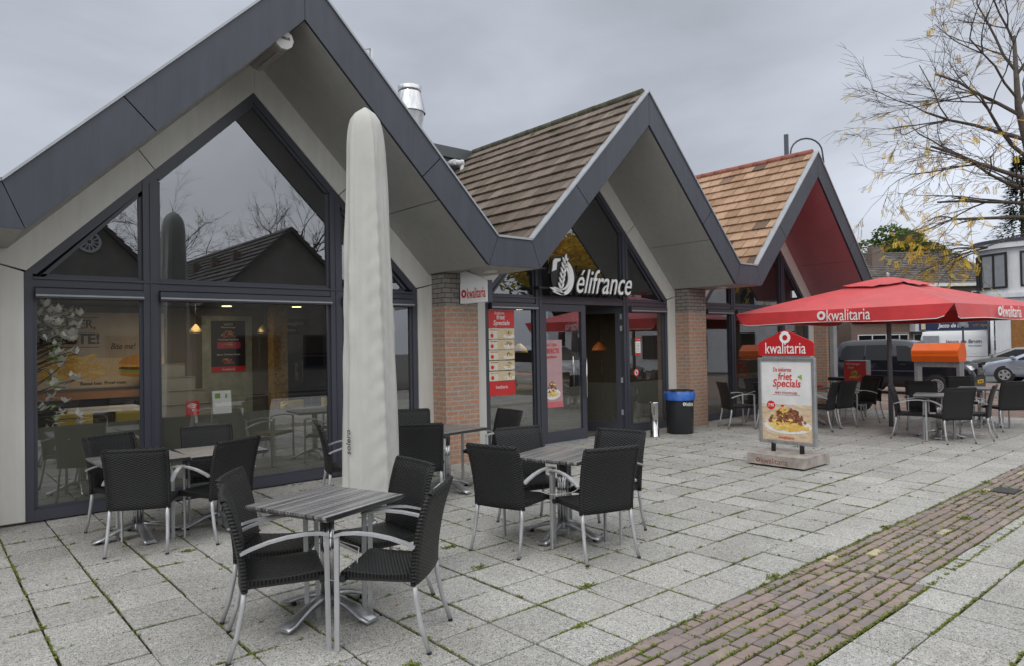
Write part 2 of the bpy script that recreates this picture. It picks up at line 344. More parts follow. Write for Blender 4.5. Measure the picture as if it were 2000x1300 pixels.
    def build(s, name, mats, parent=None, loc=None, rz=0):
        me = bpy.data.meshes.new(name); me.from_pydata(s.v, [], s.f)
        for m in (mats if isinstance(mats, (list, tuple)) else [mats]): me.materials.append(m)
        me.polygons.foreach_set('material_index', s.mi); me.polygons.foreach_set('use_smooth', s.sm)
        at = me.attributes.new('tone', 'FLOAT', 'FACE'); at.data.foreach_set('value', s.t)
        me.validate(); me.update()
        bm = bmesh.new(); bm.from_mesh(me)
        if len(bm.faces) < 60000: bmesh.ops.recalc_face_normals(bm, faces=bm.faces)
        bm.to_mesh(me); bm.free()
        o = bpy.data.objects.new(name, me); COL.objects.link(o)
        if parent: o.parent = parent
        if loc: o.location = loc
        o.rotation_euler.z = rz
        return o
def tag(o, label=None, cat=None, group=None, kind=None):
    if label: o['label'] = label
    if cat: o['category'] = cat
    if group: o['group'] = group
    if kind: o['kind'] = kind
    return o
def empty(name, loc=(0, 0, 0), rz=0, label=None, cat=None, group=None):
    o = bpy.data.objects.new(name, None); COL.objects.link(o); o.location = loc; o.rotation_euler.z = rz; o.empty_display_size = .2
    return tag(o, label, cat, group)
KIDS = {}
def copy_tree(o, parent=None):
    c = o.copy(); COL.objects.link(c)
    if parent: c.parent = parent; c.matrix_parent_inverse = o.matrix_parent_inverse.copy()
    for ch in [x for x in o.children]: copy_tree(ch, c)
    return c
def text_mesh(name, txt, mtl, w, h, M, parent, bold=.0, shear=0, thick=.004, space=1.0, label=None):
    """flat lettering scaled to w x h; M maps the local x/y plane onto the surface"""
    cu = bpy.data.curves.new(name, 'FONT'); cu.body = txt; cu.shear = shear; cu.offset = bold; cu.space_character = space; cu.extrude = .001; cu.resolution_u = 3; cu.align_x = 'LEFT'
    ob = bpy.data.objects.new(name + '_tmp', cu); COL.objects.link(ob)
    dg = bpy.context.evaluated_depsgraph_get(); me = bpy.data.meshes.new_from_object(ob.evaluated_get(dg))
    bpy.data.objects.remove(ob); bpy.data.curves.remove(cu)
    xs = [v.co.x for v in me.vertices]; ys = [v.co.y for v in me.vertices]
    x0, x1, y0, y1 = min(xs), max(xs), min(ys), max(ys)
    for v in me.vertices:
        v.co = M @ Vector(((v.co.x - x0) / (x1 - x0) * w, (v.co.y - y0) / (y1 - y0) * h, thick if v.co.z > 0 else 0))
    me.materials.clear(); me.materials.append(mtl); me.name = name
    o = bpy.data.objects.new(name, me); COL.objects.link(o)
    if parent: o.parent = parent
    if label: o['label'] = label
    return o
def frame_at(o, xdir, ydir):
    x = Vector(xdir).normalized(); y = Vector(ydir).normalized(); z = x.cross(y)
    m = Matrix.Identity(4)
    for i in range(3): m[i][0], m[i][1], m[i][2], m[i][3] = x[i], y[i], z[i], o[i]
    return m
# surface frames: seen from -y (facade) and from -x (signs across the pavement)
facY = lambda x, y, z: frame_at((x, y, z), (1, 0, 0), (0, 0, 1))
facX = lambda x, y, z: frame_at((x, y, z), (0, -1, 0), (0, 0, 1))
def kwal(parent, mtl, M, w, h, ring=True, thick=.004):
    """ring emblem and the condensed word kwalitaria, w x h overall"""
    if ring:
        b = MB(); b.disc((h * .5, h * .5, thick / 2), h * .40, 'z', 24, h * .19, thick); o = b.build('emblem', mtl, parent)
        o.data.transform(M); ox = h * 1.02
    else: ox = 0
    return text_mesh('lettering', 'kwalitaria', mtl, w - ox, h, M @ Matrix.Translation((ox, 0, 0)), parent, bold=.0, space=1.0, thick=thick)
#BODY
# ================================================================ GROUND
def gz(x):
    pts = [(-1e3, 0), (17.5, 0), (21, -.14), (26, -.22), (34, -.27), (50, -.5), (70, -.6), (1e4, -.6)]
    for (a, za), (b_, zb) in zip(pts, pts[1:]):
        if x <= b_: return za + (zb - za) * (x - a) / (b_ - a)
    return -.6
TS = .4174
b = MB()
xs = [-140, -60, -20, 0, 17.5, 19, 21, 23.5, 26, 30, 34, 42, 50, 60, 70, 110, 300]
ys = [-140, -60, -20, 0, 10, 20, 40, 80, 160, 300]
ids = [[b.verts([(x, y, gz(x) - .03)]) for y in ys] for x in xs]
for i in range(len(xs) - 1):
    for j in range(len(ys) - 1): b.face((ids[i][j], ids[i + 1][j], ids[i + 1][j + 1], ids[i][j + 1]))
tag(b.build('ground', m_asphalt), 'grey town ground stretching beyond the paved terrace', kind='structure')
# joint bed of soil and moss under the pavings
b = MB(); b.box(-6, 17.3, -7, 8.62, -.028, -.0135); tag(b.build('joint_bed', m_moss), 'mossy soil in the joints between the slabs', kind='structure')
def slabfield(b, x0, x1, y0, y1, tx, ty, ox, oy, gap, bev, h=.016, jit=.004, stag=0, rnd=None):
    j0 = math.floor((y0 - oy) / ty) - 1
    for j in range(j0, j0 + int((y1 - y0) / ty) + 4):
        off = (stag if j % 2 else 0) + (random.uniform(-.01, .01) if stag else 0)
        i0 = math.floor((x0 - ox - off) / tx) - 1
        for i in range(i0, i0 + int((x1 - x0) / tx) + 4):
            a, c = ox + off + i * tx, oy + j * ty
            ax0, ax1, ay0, ay1 = max(a, x0), min(a + tx, x1), max(c, y0), min(c + ty, y1)
            if ax1 - ax0 < .05 or ay1 - ay0 < .025: continue
            g = gap * random.uniform(.6, 1.5) / 2; dx, dy = random.uniform(-jit, jit), random.uniform(-jit, jit)
            z = random.uniform(-.0025, .0025); t1, t2 = random.uniform(-.002, .002), random.uniform(-.002, .002)
            b.ct = rnd() if rnd else random.random()
            X0, X1, Y0, Y1 = ax0 + g + dx, ax1 - g + dx, ay0 + g + dy, ay1 - g + dy
            s_ = b.verts([(X0, Y0, -.02), (X1, Y0, -.02), (X1, Y1, -.02), (X0, Y1, -.02), (X0, Y0, z - bev), (X1, Y0, z - bev + t1), (X1, Y1, z - bev + t1 + t2), (X0, Y1, z - bev + t2),
                          (X0 + bev, Y0 + bev, z), (X1 - bev, Y0 + bev, z + t1), (X1 - bev, Y1 - bev, z + t1 + t2), (X0 + bev, Y1 - bev, z + t2)])
            for q in ((0, 1, 5, 4), (1, 2, 6, 5), (2, 3, 7, 6), (3, 0, 4, 7), (4, 5, 9, 8), (5, 6, 10, 9), (6, 7, 11, 10), (7, 4, 8, 11), (8, 9, 10, 11)): b.face([s_ + k for k in q])
b = MB(); random.seed(3)
slabfield(b, 2.28, 17.2, 2.57, 8.60, TS, TS, 2.2824, 2.9635 - TS, .015, .004)
slabfield(b, -5, 2.28, 2.57, 8.60, TS * 1.0, TS, 2.2824, 2.9635 - TS + .15, .013, .004)
slabfield(b, -4, 5.27, -6, 1.77, TS, TS, 2.2824 + .08, 1.487 - 10 * TS, .013, .004)
slabfield(b, 5.27, 15.5, -6, 1.87, TS, TS, 2.2824 + .08, 1.487 - 10 * TS, .013, .004)
tag(b.build('slab_paving', m_slab), 'pale speckled concrete slab paving of the terrace', kind='structure')
b = MB(); random.seed(4)
r3 = lambda: random.choices([random.uniform(0, .9), 1.0], [.975, .025])[0]
slabfield(b, -5, 5.27, 1.775, 2.565, .205, .088, 0, 1.774, .011, .003, jit=.005, stag=.1, rnd=r3)
slabfield(b, 5.27, 16.5, 1.875, 2.565, .205, .088, 0, 1.774, .011, .003, jit=.005, stag=.1, rnd=r3)
tag(b.build('brick_strip', m_brickpave), 'strip of purple brown clay pavers crossing the slabs', kind='structure')
# parking area of clay pavers by the street, sunk with the ground
b = MB()
for k, (xa, xb) in enumerate(((17.3, 19), (19, 21), (21, 23.5), (23.5, 26), (26, 30), (30, 34))):
    b.ct = .45; za, zb = gz(xa), gz(xb); i = b.verts([(xa, -7, za - .012), (xb, -7, zb - .012), (xb, 20, zb - .012), (xa, 20, za - .012)]); b.face((i, i + 1, i + 2, i + 3))
def park_mat():
    n = NB('parking_pavers'); v = n.coord(); br = n.n('ShaderNodeTexBrick'); n.l(v, br.inputs[0]); br.inputs['Scale'].default_value = 1
    br.inputs['Brick Width'].default_value = .21; br.inputs['Row Height'].default_value = .105; br.inputs['Mortar Size'].default_value = .007
    br.inputs['Color1'].default_value = (.27, .18, .15, 1); br.inputs['Color2'].default_value = (.20, .145, .13, 1); br.inputs['Mortar'].default_value = (.08, .075, .05, 1)
    c = n.mix(.6, br.outputs[0], n.ramp(n.noise(v, 1.6, 5), [(.3, (.3, .3, .3)), (.7, (.75, .75, .72))]), 'OVERLAY'); n.base(c, .85, 0, .3); return n.m
tag(b.build('parking_paving', park_mat()), 'pinkish clay paver parking area beside the terrace', kind='structure')
b = MB(); b.box(17.2, 17.32, -7, 8.6, -.05, .004); tag(b.build('kerb', m_slab), 'grey kerb stones along the parking area', kind='structure')
# drain grate in the brick strip
t = empty('drain_grate', (9.14, 2.27, 0), 0, 'small iron drain grate set in the brick strip', 'drain')
b = MB(); b.box(-.17, .17, -.11, .11, -.01, .0065); b.build('frame', m_black, t)
b = MB(); [b.box(-.14, .14, -.085 + k * .024, -.073 + k * .024, .0068, .0095) for k in range(8)]; b.build('grate', mat('cast_iron', (.09, .085, .08), .6), t)
# weeds and fallen leaves growing along joints
b = MB(); random.seed(11)
def tuft(x, y, s, dens=14):
    for _ in range(dens):
        a = random.uniform(0, 6.28); r = random.uniform(0, s); px, py = x + r * math.cos(a) * 1.4, y + r * math.sin(a) * .8
        ln = random.uniform(.008, .020) * (1 + s * 5); w = ln * .28; a2 = random.uniform(0, 6.28); dx, dy = math.cos(a2), math.sin(a2); zt = ln * random.uniform(.25, .8)
        b.ct = random.uniform(0, .82)
        i = b.verts([(px, py, -.004), (px + dx * ln * .5 - dy * w, py + dy * ln * .5 + dx * w, zt * .7), (px + dx * ln, py + dy * ln, zt), (px + dx * ln * .5 + dy * w, py + dy * ln * .5 - dx * w, zt * .7)]); b.face((i, i + 1, i + 2, i + 3))
for _ in range(700):
    x, y = random.uniform(-.5, 13), random.uniform(2.55, 8.4)
    if random.random() < .55: y = 2.9635 - TS + TS * round((y - 2.9635 + TS) / TS) + (.15 if x < 2.28 else 0)
    else: x = 2.2824 + TS * round((x - 2.2824) / TS) 
    tuft(x, y, random.choice([.006, .008, .012, .022]), random.randint(4, 14))
for _ in range(1500):
    x = random.uniform(1.8, 12) if random.random() < .7 else random.uniform(1.8, 7); y = 1.776 + .088 * random.randint(0, 9); tuft(x, min(y, 2.57), random.choice([.006, .008, .012, .018]), random.randint(3, 9))
for _ in range(160):
    x = random.uniform(2.5, 9); tuft(x, random.choice([1.777, 1.487, 1.07]), random.choice([.008, .015]), 9)
def moss_run(x0, y0, dx, dy, ln, w, dens):
    for _ in range(int(ln * dens)):
        u = random.uniform(0, ln); px, py = x0 + dx * u + random.gauss(0, w) * dy, y0 + dy * u + random.gauss(0, w) * dx; l = random.uniform(.004, .010); a = random.uniform(0, 6.28); c_, s_ = math.cos(a) * l, math.sin(a) * l; b.ct = random.uniform(.15, .72)
        zz = random.uniform(-.002, .005); i = b.verts([(px - c_, py - s_, zz - .002), (px + s_ * .6, py - c_ * .6, zz + .002), (px + c_, py + s_, zz), (px - s_ * .6, py + c_ * .6, zz + .003)]); b.face((i, i + 1, i + 2, i + 3))
for _ in range(260):
    x = 2.2824 + TS * random.randint(-6, 16); y = random.uniform(2.6, 8.0); moss_run(x, y, 0, 1, random.uniform(.08, .5), .005, 160)
for _ in range(260):
    j = random.randint(0, 12); y = 2.9635 - TS + TS * j; x = random.uniform(2.3, 10); moss_run(x, y, 1, 0, random.uniform(.08, .6), .005, 150)
for _ in range(60):
    j = random.randint(0, 12); y = 2.9635 - TS + .15 + TS * j; x = random.uniform(-.5, 2.2); moss_run(x, y, 1, 0, random.uniform(.08, .4), .005, 150)
for _ in range(200):
    x = 1.8 + .1025 * random.randint(0, 70); y = 1.774 + .088 * random.randint(0, 8); moss_run(x, y, 0, 1, .085, .004, 200)
for _ in range(210):
    y = 1.774 + .088 * random.randint(0, 9); x = random.uniform(1.8, 10); moss_run(x, min(y, 2.566), 1, 0, random.uniform(.06, .35), .004, 150)
for _ in range(60):
    x = random.uniform(2.6, 8); moss_run(x, random.choice([1.487, 1.07, 1.773, .652]), 1, 0, random.uniform(.1, .6), .006, 170)
for x, y, s in ((1.5, 7.55, .09), (1.78, 6.32, .05), (2.3, 6.42, .06), (2.55, 5.32, .07), (6.65, 2.58, .05), (4.72, 2.60, .07), (3.45, 4.85, .05), (3.6, 3.4, .05), (7.5, 2.2, .07), (9.5, 2.55, .06), (2.02, 3.2, .05), (3.3, 4.25, .05), (3.05, 2.95, .04), (8.9, 2.42, .09)): tuft(x, y, s, 90)
tag(b.build('weeds', m_weed), 'small green weeds sprouting from paving joints', kind='stuff')
b = MB()
for _ in range(190):
    x, y = random.uniform(.3, 11), random.uniform(1.7, 8.2); a = random.uniform(0, 6.3); l = random.uniform(.010, .022); c_, s_ = math.cos(a) * l, math.sin(a) * l; b.ct = random.choice([.5, .75, .9, 1])
    i = b.verts([(x - c_, y - s_, .004), (x + s_ * .5, y - c_ * .5, .007), (x + c_, y + s_, .005), (x - s_ * .5, y + c_ * .5, .010)]); b.face((i, i + 1, i + 2, i + 3))
tag(b.build('fallen_leaves', m_weed), 'tiny yellow and brown leaves scattered on paving', kind='stuff')

# ================================================================ CAFE BUILDING
YF, YW = 7.03, 8.47
ZV, HW, FWD = 3.12, 2.65, .38
ZI = ZV - FWD; DX = FWD * math.tan(R(22.5))
CS = [-2.68, 3.22, 9.12, 15.02]
cafe = empty('cafe_building', (3.2, 8.47, 0), 0, 'single storey cafe with a row of steep gables, grey fascias and glass fronts', 'building')
IV = cafe.matrix_world
def P(b, name, mats, parent=None, label=None):
    o = b.build(name, mats); par = parent or cafe; o.parent = par
    if par is cafe: o.location = (-3.2, -8.47, 0)
    if label: o['label'] = label
    return o
def offs(c, sgn, t, w):
    """point at fraction t up the slope on side sgn, w below the outer line"""
    x = c + sgn * HW * (1 - t); z = ZV + HW * t; return (x - sgn * w * .7071, z - w * .7071)
G = .006
for k, c in enumerate(CS):
    f = MB(); tr = MB(); so_ = MB(); bk = MB(); sr = MB()
    A_o, A_i = (c, ZV + HW), (c, ZV + HW - FWD * 1.4142)
    ts = .34
    for s in (-1, 1):
        lo_o, lo_i = (c + s * HW, ZV), (c + s * (HW - DX), ZI)
        a1, a2 = offs(c, s, ts - .0016, 0), offs(c, s, ts - .0016, FWD); b1, b2 = offs(c, s, ts + .0016, 0), offs(c, s, ts + .0016, FWD)
        g = .003 * s
        f.prism([(lo_o[0] - g, lo_o[1] + .004), a1, a2, (lo_i[0] - g, lo_i[1] + .004)], YF, YF + .03)
        f.prism([b1, (A_o[0] + g, A_o[1]), (A_i[0] + g, A_i[1]), b2], YF, YF + .03)
        bk.prism([lo_o, A_o, (A_i[0], A_i[1] + .01), (lo_i[0] - s * .01, lo_i[1] + .01)], YF + .031, YF + .06)
        # trim
        n = .7071
        tr.prism([(lo_o[0], ZV), A_o, (c, A_o[1] + .032), (lo_o[0] + s * .010, ZV + .020)], YF - .02, YF + .10)
        # soffit boards (two, with a dark gap)
        def sof(z0, z1, bb, o0, o1, ya, yb):
            x0, x1 = c + s * (A_i[1] - z0), c + s * (A_i[1] - z1)
            bb.prism([(x0 + s * o0 * n, z0 + o0 * n), (x1 + s * o0 * n, z1 + o0 * n), (x1 + s * o1 * n, z1 + o1 * n), (x0 + s * o1 * n, z0 + o1 * n)], ya, yb)
        zs = A_i[1] - (HW - .9) + .02
        sof(ZI, zs - .004, so_, 0, .02, YF + .045, YW - .005); sof(zs + .004, A_i[1] - .004, so_, 0, .02, YF + .045, YW - .005)
        sof(ZI + .0, A_i[1], bk, .021, .04, YF + .061, YW)
        # band between soffit and window frame on the front wall
    P(f, 'fascia', m_fascia); P(tr, 'edge_trim', m_trim); P(bk, 'soffit_backing', m_dark)
    P(so_, 'soffit', m_redsoffit if k == 3 else m_soffit, label='dark red soffit under the far gable' if k == 3 else None)
    # flat valley piece to the right of each gable (and left of the first)
    for xa in ([c + HW] + ([c - HW - .6] if k == 0 else [])):
        xb = xa + .6
        v = MB(); v.prism([(xa + .003, ZV), (xb - .003, ZV), (xb + DX - .003, ZI), (xa - DX + .003, ZI)], YF, YF + .03)
        P(v, 'fascia', m_fascia)
        v = MB(); v.box(xa, xb, YF - .02, YF + .1, ZV + .001, ZV + .03); P(v, 'edge_trim', m_trim)
        v = MB(); v.box(xa - DX + .005, xb + DX - .005, YF + .045, YW - .005, ZI + .002, ZI + .02); P(v, 'soffit', m_soffit)
        v = MB(); v.box(xa + .02, xb - .02, YF + .1, 11.6, ZV - .12, ZV - .10); P(v, 'gutter', m_dark)
        v = MB(); v.disc((xa + .36, YF + .62, ZI - .006), .10, 'z', 20, 0, .02); P(v, 'soffit_lamp', m_white)
    # band
    AW = 4.84; xl, xr = c - .03 - 2.33, c - .03 + 2.33; zc = 2.50
    bd = MB()
    for s, xe in ((-1, xl), (1, xr)):
        cx = c - .03
        zsp = 3.72; d = .004
        top = lambda z: c + s * (A_i[1] - z)
        def qp(za, zb): bd.prism([(cx + s * (AW - za), za), (cx + s * (AW - zb), zb), (top(zb + .2), zb + .2), (top(za + .2), za + .2)], YW - .03, YW)
        bd.prism([(cx, AW), (cx + s * (AW - zsp - d), zsp + d), (top(zsp + .2 + d), zsp + .2 + d), (c + s * .003, A_i[1])], YW - .03, YW)
        bd.prism([(cx + s * (AW - zsp + d), zsp - d), (cx + s * (AW - 2.53), 2.53), (c + s * (HW + .02), 2.62), (c + s * (HW + .02), ZI), (top(ZI), ZI), (top(zsp + .2 - d), zsp + .2 - d)], YW - .03, YW)
        bd.prism([(xe + s * .003, .03), (c + s * (HW + .02), .03), (c + s * (HW + .02), 2.61), (xe + s * .003, 2.515)], YW - .03, YW)
    P(bd, 'cladding_panel', m_band)
    # structural wall behind the band and side piers
    wl = MB(); wl.box(c - 2.95, xl - .02, YW + .001, YW + .25, 0, ZV); wl.box(xr + .02, c + 2.95, YW + .001, YW + .25, 0, ZV); P(wl, 'wall', m_wall_dark)
    # window frame grid
    cx = c - .03; wf = MB(); y0, y1 = YW - .012, YW + .09
    T0, T1 = 2.37, 2.47; Mx = [cx - 1.17, cx + 1.06]; mw = .075
    door = (k == 2)
    wf.box(xl, xl + .075, y0, y1, .02, zc); wf.box(xr - .075, xr, y0, y1, .02, zc)
    if door:
        wf.box(xl + .075, Mx[0] - mw, y0, y1, .02, .12); wf.box(Mx[1] + mw, xr - .075, y0, y1, .02, .12)
    else: wf.box(xl + .075, xr - .075, y0 - .004, y1, .02, .13)
    wf.box(xl + .075, xr - .075, y0, y1, T0, T1)
    wf.box(xl + .075, xr - .075, y0 - .025, y0 - .001, T1 - .022, T1)
    for s in (-1, 1):
        o1 = .085 * 1.4142
        wf.prism([(cx, AW), (cx + s * (AW - zc), zc), (cx + s * (AW - zc - o1), zc), (cx, AW - o1)], y0, y1)
    for x in Mx:
        ztop = AW - abs(x - cx) - .06
        wf.box(x - mw, x + mw, y0 - .012, y1 + .004, .02 if not door else .0, ztop)
        wf.box(x - .006, x + .006, y0 - .024, y0 - .0125, .03, ztop - .05)
    P(wf, 'window_frame', m_frame)
    # blind boxes
    for xa, xb in ((xl + .09, Mx[0] - mw - .01), (Mx[0] + mw + .01, Mx[1] - mw - .01), (Mx[1] + mw + .01, xr - .09)):
        if door and xa > Mx[0] and xb < Mx[1]: continue
        bb = MB(); bb.box(xa, xb, y0 - .075, y0 - .002, T0 - .115, T0 - .018); o = P(bb, 'blind_box', m_frame)
        b2 = MB(); b2.box(xa, xb, y0 - .088, y0 - .0755, T0 - .098, T0 - .080); o2 = b2.build('rail', m_trim, o)
    # glass: inner beads + panes
    def pane(poly, nm='window_pane'):
        n = len(poly); mxx = sum(p[0] for p in poly) / n; mzz = sum(p[1] for p in poly) / n
        g_ = MB(); i = g_.verts([(p[0], YW + .04, p[1]) for p in poly]); g_.face(range(i, i + n)); P(g_, nm, m_glass)
        bead = MB(); pp = [Vector((p[0], 0, p[1])) for p in poly]
        for q in range(n):
            a, b_ = pp[q], pp[(q + 1) % n]; d = (b_ - a).normalized(); nv = Vector((-d.z, 0, d.x))
            if nv.dot(Vector((mxx, 0, mzz)) - a) < 0: nv = -nv
            a0, b0 = a, b_; a1_, b1_ = a + nv * .035 + d * .03, b_ + nv * .035 - d * .03
            bead.prism([(a0.x, a0.z), (b0.x, b0.z), (b1_.x, b1_.z), (a1_.x, a1_.z)], YW + .012, YW + .038)
        P(bead, 'window_bead', m_frame)
    bot = .12
    cols = [(xl + .075, Mx[0] - mw), (Mx[0] + mw, Mx[1] - mw), (Mx[1] + mw, xr - .075)]
    for q, (xa, xb) in enumerate(cols):
        if not (door and q == 1):
            pane([(xa, bot), (xb, bot), (xb, T0), (xa, T0)])
            fm = MB(); fm.box(xa + .03, xb - .03, YW + .044, YW + .046, bot + .03, .95); P(fm, 'frosted_film', m_film)
    o1 = .085 * 1.4142; zt = lambda x: AW - o1 - abs(x - cx)
    pane([(cols[0][0] + .05, T1), (cols[0][1], T1), (cols[0][1], zt(cols[0][1]))])
    pane([(cols[1][0], T1), (cols[1][1], T1), (cols[1][1], zt(cols[1][1])), (cx, AW - o1), (cols[1][0], zt(cols[1][0]))])
    pane([(cols[2][0], T1), (cols[2][1] - .05, T1), (cols[2][0], zt(cols[2][0]))])
    if door:
        xa, xb = cols[1]; xm = xa + (xb - xa) * .52
        def leaf(x0, x1, Mt, handle_side):
            d = MB(); w = .11
            d.box(x0, x0 + w, 0, .06, .02, T0 - .01, m=Mt); d.box(x1 - w, x1, 0, .06, .02, T0 - .01, m=Mt); d.box(x0 + w, x1 - w, 0, .06, .02, .21, m=Mt); d.box(x0 + w, x1 - w, 0, .06, T0 - .13, T0 - .01, m=Mt)
            o = P(d, 'door', m_frame); o['label'] = 'closed glazed entrance door leaf' if handle_side > 0 else 'glazed entrance door leaf standing open inwards'
            g_ = MB(); i = g_.verts([Mt @ Vector(p) for p in ((x0 + w, .03, .21), (x1 - w, .03, .21), (x1 - w, .03, T0 - .13), (x0 + w, .03, T0 - .13))]); g_.face(range(i, i + 4)); g_.build('glass', m_glass, o)
            fm = MB(); fm.box(x0 + w + .002, x1 - w - .002, .033, .035, .212, .95, m=Mt); fm.build('frosted_film', m_film, o)
            h = MB(); hx = x1 - .05 if handle_side > 0 else x0 + .05
            h.tube([Mt @ Vector((hx, -.05, .75)), Mt @ Vector((hx, -.05, 1.45))], .014, 8); h.tube([Mt @ Vector((hx, -.05, .8)), Mt @ Vector((hx, .0, .8))], .008, 6); h.tube([Mt @ Vector((hx, -.05, 1.4)), Mt @ Vector((hx, .0, 1.4))], .008, 6)
            h.build('handle', m_chrome, o)
            for zz in (.35, .95, 1.9, 2.12):
                hg = MB(); xx = (x0 - .0 if handle_side > 0 else x1)
                if handle_side < 0: hg.box(xx - .01, xx + .03, -.03, .02, zz, zz + .10, m=Mt); hg.build('hinge', m_trim, o)
        leaf(xa, xm - .004, Matrix.Translation((0, YW + .01, 0)), 1)
        Mt = Matrix.Translation((xb, YW + .05, 0)) @ Matrix.Rotation(R(-68), 4, 'Z') @ Matrix.Translation((-xb, 0, 0))
        leaf(xm + .004, xb, Mt, -1)
        th = MB(); th.box(xa, xb, YW - .02, YW + .12, .0, .022); P(th, 'threshold', m_trim)
    # roof planes with individual tiles
    mt = m_orangetile if k == 3 else m_rooftile
    random.seed(20 + k)
    rf = MB(); YB = 11.68 if k != 3 else 11.68
    nrow = 13; ex = HW * 1.4142 / nrow; tw = .30; nc = int((YB - YF - .1) / tw)
    for s in (-1, 1):
        if False: continue
        dv = Vector((s * .7071, 0, -.7071)); nv = Vector((s * .7071, 0, .7071)); ap = Vector((c, 0, ZV + HW - (.042 if k < 2 else 0)))
        for i in range(nrow):
            for j in range(nc + 1):
                ya = YF + .10 + j * tw + (.15 if i % 2 else 0) - .15; yb = ya + tw - .013; ya = max(ya, YF + .09); yb = min(yb, YB)
                if yb - ya < .03: continue
                u0_, u1_ = i * ex - .03, (i + 1) * ex
                rf.ct = random.random() ** 1.0 if k != 3 else (random.uniform(.12, 1) if random.random() > .12 else random.uniform(0, .15))
                lift = .05 + random.uniform(0, .008); base_ = .012
                q = []
                for (u, zlo, zhi) in ((u0_, 0, base_), (u1_, lift - .035, lift)):
                    for y in (ya, yb):
                        for zz in (zlo, zhi): q.append(ap + dv * u + nv * zz + Vector((0, y, 0)))
                # q order: u0ya lo,hi u0yb lo,hi u1ya lo,hi u1yb lo,hi
                rf.hexa([q[0], q[2], q[6], q[4], q[1], q[3], q[7], q[5]])
        ub = MB(); ub.prism([(c, ZV + HW - .015), (c + s * HW, ZV - .015), (c + s * HW, ZV - .15), (c, ZV + HW - .15)], YF + .062, YB); P(ub, 'roof_deck', m_dark)
    ge = MB(); ge.prism([(c - HW - .3, 2.42), (c + HW + .3, 2.42), (c + HW + .3, ZV - .14), (c + HW - .15, ZV - .14), (c, ZV + HW - .3), (c - HW + .15, ZV - .14), (c - HW - .3, ZV - .14)], YB - .12, YB - .02); P(ge, 'loft_blackout_wall', m_dark)
    ge = MB(); ge.prism([(c - HW - .2, 2.465), (c + HW + .2, 2.465), (c + HW + .2, ZV - .14), (c + HW - .1, ZV - .14), (c, ZV + HW - .2), (c - HW + .1, ZV - .14), (c - HW - .2, ZV - .14)], 9.2, 9.3); P(ge, 'loft_blackout_wall', m_dark)  # added dark wall behind the upper panes, blocks light leaking through the loft
    o = P(rf, 'roof', mt, label={3: 'sloping roof of orange tiles', 2: 'sloping roof of weathered brown tiles'}.get(k))
    rd = MB(); y = YF + .12
    while y < YB:
        rd.tube([(c, y, ZV + HW + .015 + random.uniform(0, .01)), (c, min(y + .36, YB), ZV + HW + .02)], .075, 8); y += .35
    rg = rd.build('ridge', mat('mossy_ridge', (.075, .075, .05), .95, 0, .4, 9, bump=.6, bscale=30) if k != 3 else mat('red_ridge', (.30, .11, .075), .8, 0, .2, 6)); rg.parent = o
# brick pillars
for c in CS:
    x0 = c + HW - .105
    b = MB(); b.box(x0, x0 + .60, 8.12, YW + .1, 0, ZI); P(b, 'pillar', m_brick)
    b = MB(); b.box(x0 + .60, x0 + .66, 8.36, YW - .03, 0, ZI); P(b, 'pillar_trim', m_band)
# interior shell and rear block
b = MB(); b.box(-5.6, 18.2, YW + .26, 12.6, .0, .022); P(b, 'interior_floor', m_floor_in)
b = MB(); b.box(-5.6, 18.2, YW + .10, 12.6, 2.40, 2.46); P(b, 'interior_ceiling', m_wall_dark)
b = MB(); b.box(-5.6, 18.2, 12.6, 12.8, 0, 2.4); b.box(-5.8, -5.6, YW, 12.8, 0, 2.8); b.box(18.0, 18.2, YW, 12.8, 0, 2.8); P(b, 'interior_wall', m_wall_dark)
b = MB(); b.box(5.95, 6.15, YW + .3, 12.6, .02, 2.4); b.box(11.9, 12.0, YW + .3, 12.6, .02, 2.4); P(b, 'partition', m_wall_dark)
b = MB(); b.box(4.2, 9.2, 11.69, 20, 2.8, 5.58); b.box(9.2, 18.2, 11.69, 20, 2.8, 4.6); P(b, 'rear_block', m_fascia, label='flat roofed dark grey block rising behind the gables')
b = MB(); b.box(4.2, 9.25, 11.63, 20.05, 5.58, 5.80); P(b, 'parapet', mat('dark_coping', (.075, .085, .09), .5))
b = MB(); b.tube([(8.46, 11.5, 5.45), (8.66, 11.5, 5.45)], .06, 10); b.tube([(8.66, 11.5, 5.52), (8.66, 11.5, 5.12), (8.57, 11.5, 5.02)], .05, 10); b.tube([(8.46, 11.69, 5.45), (8.46, 11.46, 5.45)], .06, 10); P(b, 'downpipe', m_plaster)
b = MB(); b.prism([(17.7, 0), (17.9, 0), (17.9, 3.1), (17.7, 3.1)], 8.0, 8.1); P(b, 'end_post', m_trim)
# door mat, downlights
for x, y in ((1.55, 9.5), (3.1, 9.7), (5.0, 11.4), (3.9, 11.6), (9.4, 10.6), (13.2, 10.2), (8.2, 9.6)):
    b = MB(); b.disc((x, y, 2.394), .075, 'z', 18, 0, .01); P(b, 'ceiling_lamp', m_lamp_on)
for x, y in ((3.1, 10.4), (9.4, 10.2), (15, 10.4)):
    l = bpy.data.lights.new('ceiling_light', 'AREA'); l.energy = 22; l.size = 1.2; l.color = (1, .85, .65); lo = bpy.data.objects.new('ceiling_light', l); COL.objects.link(lo); lo.location = (x, y, 2.37)
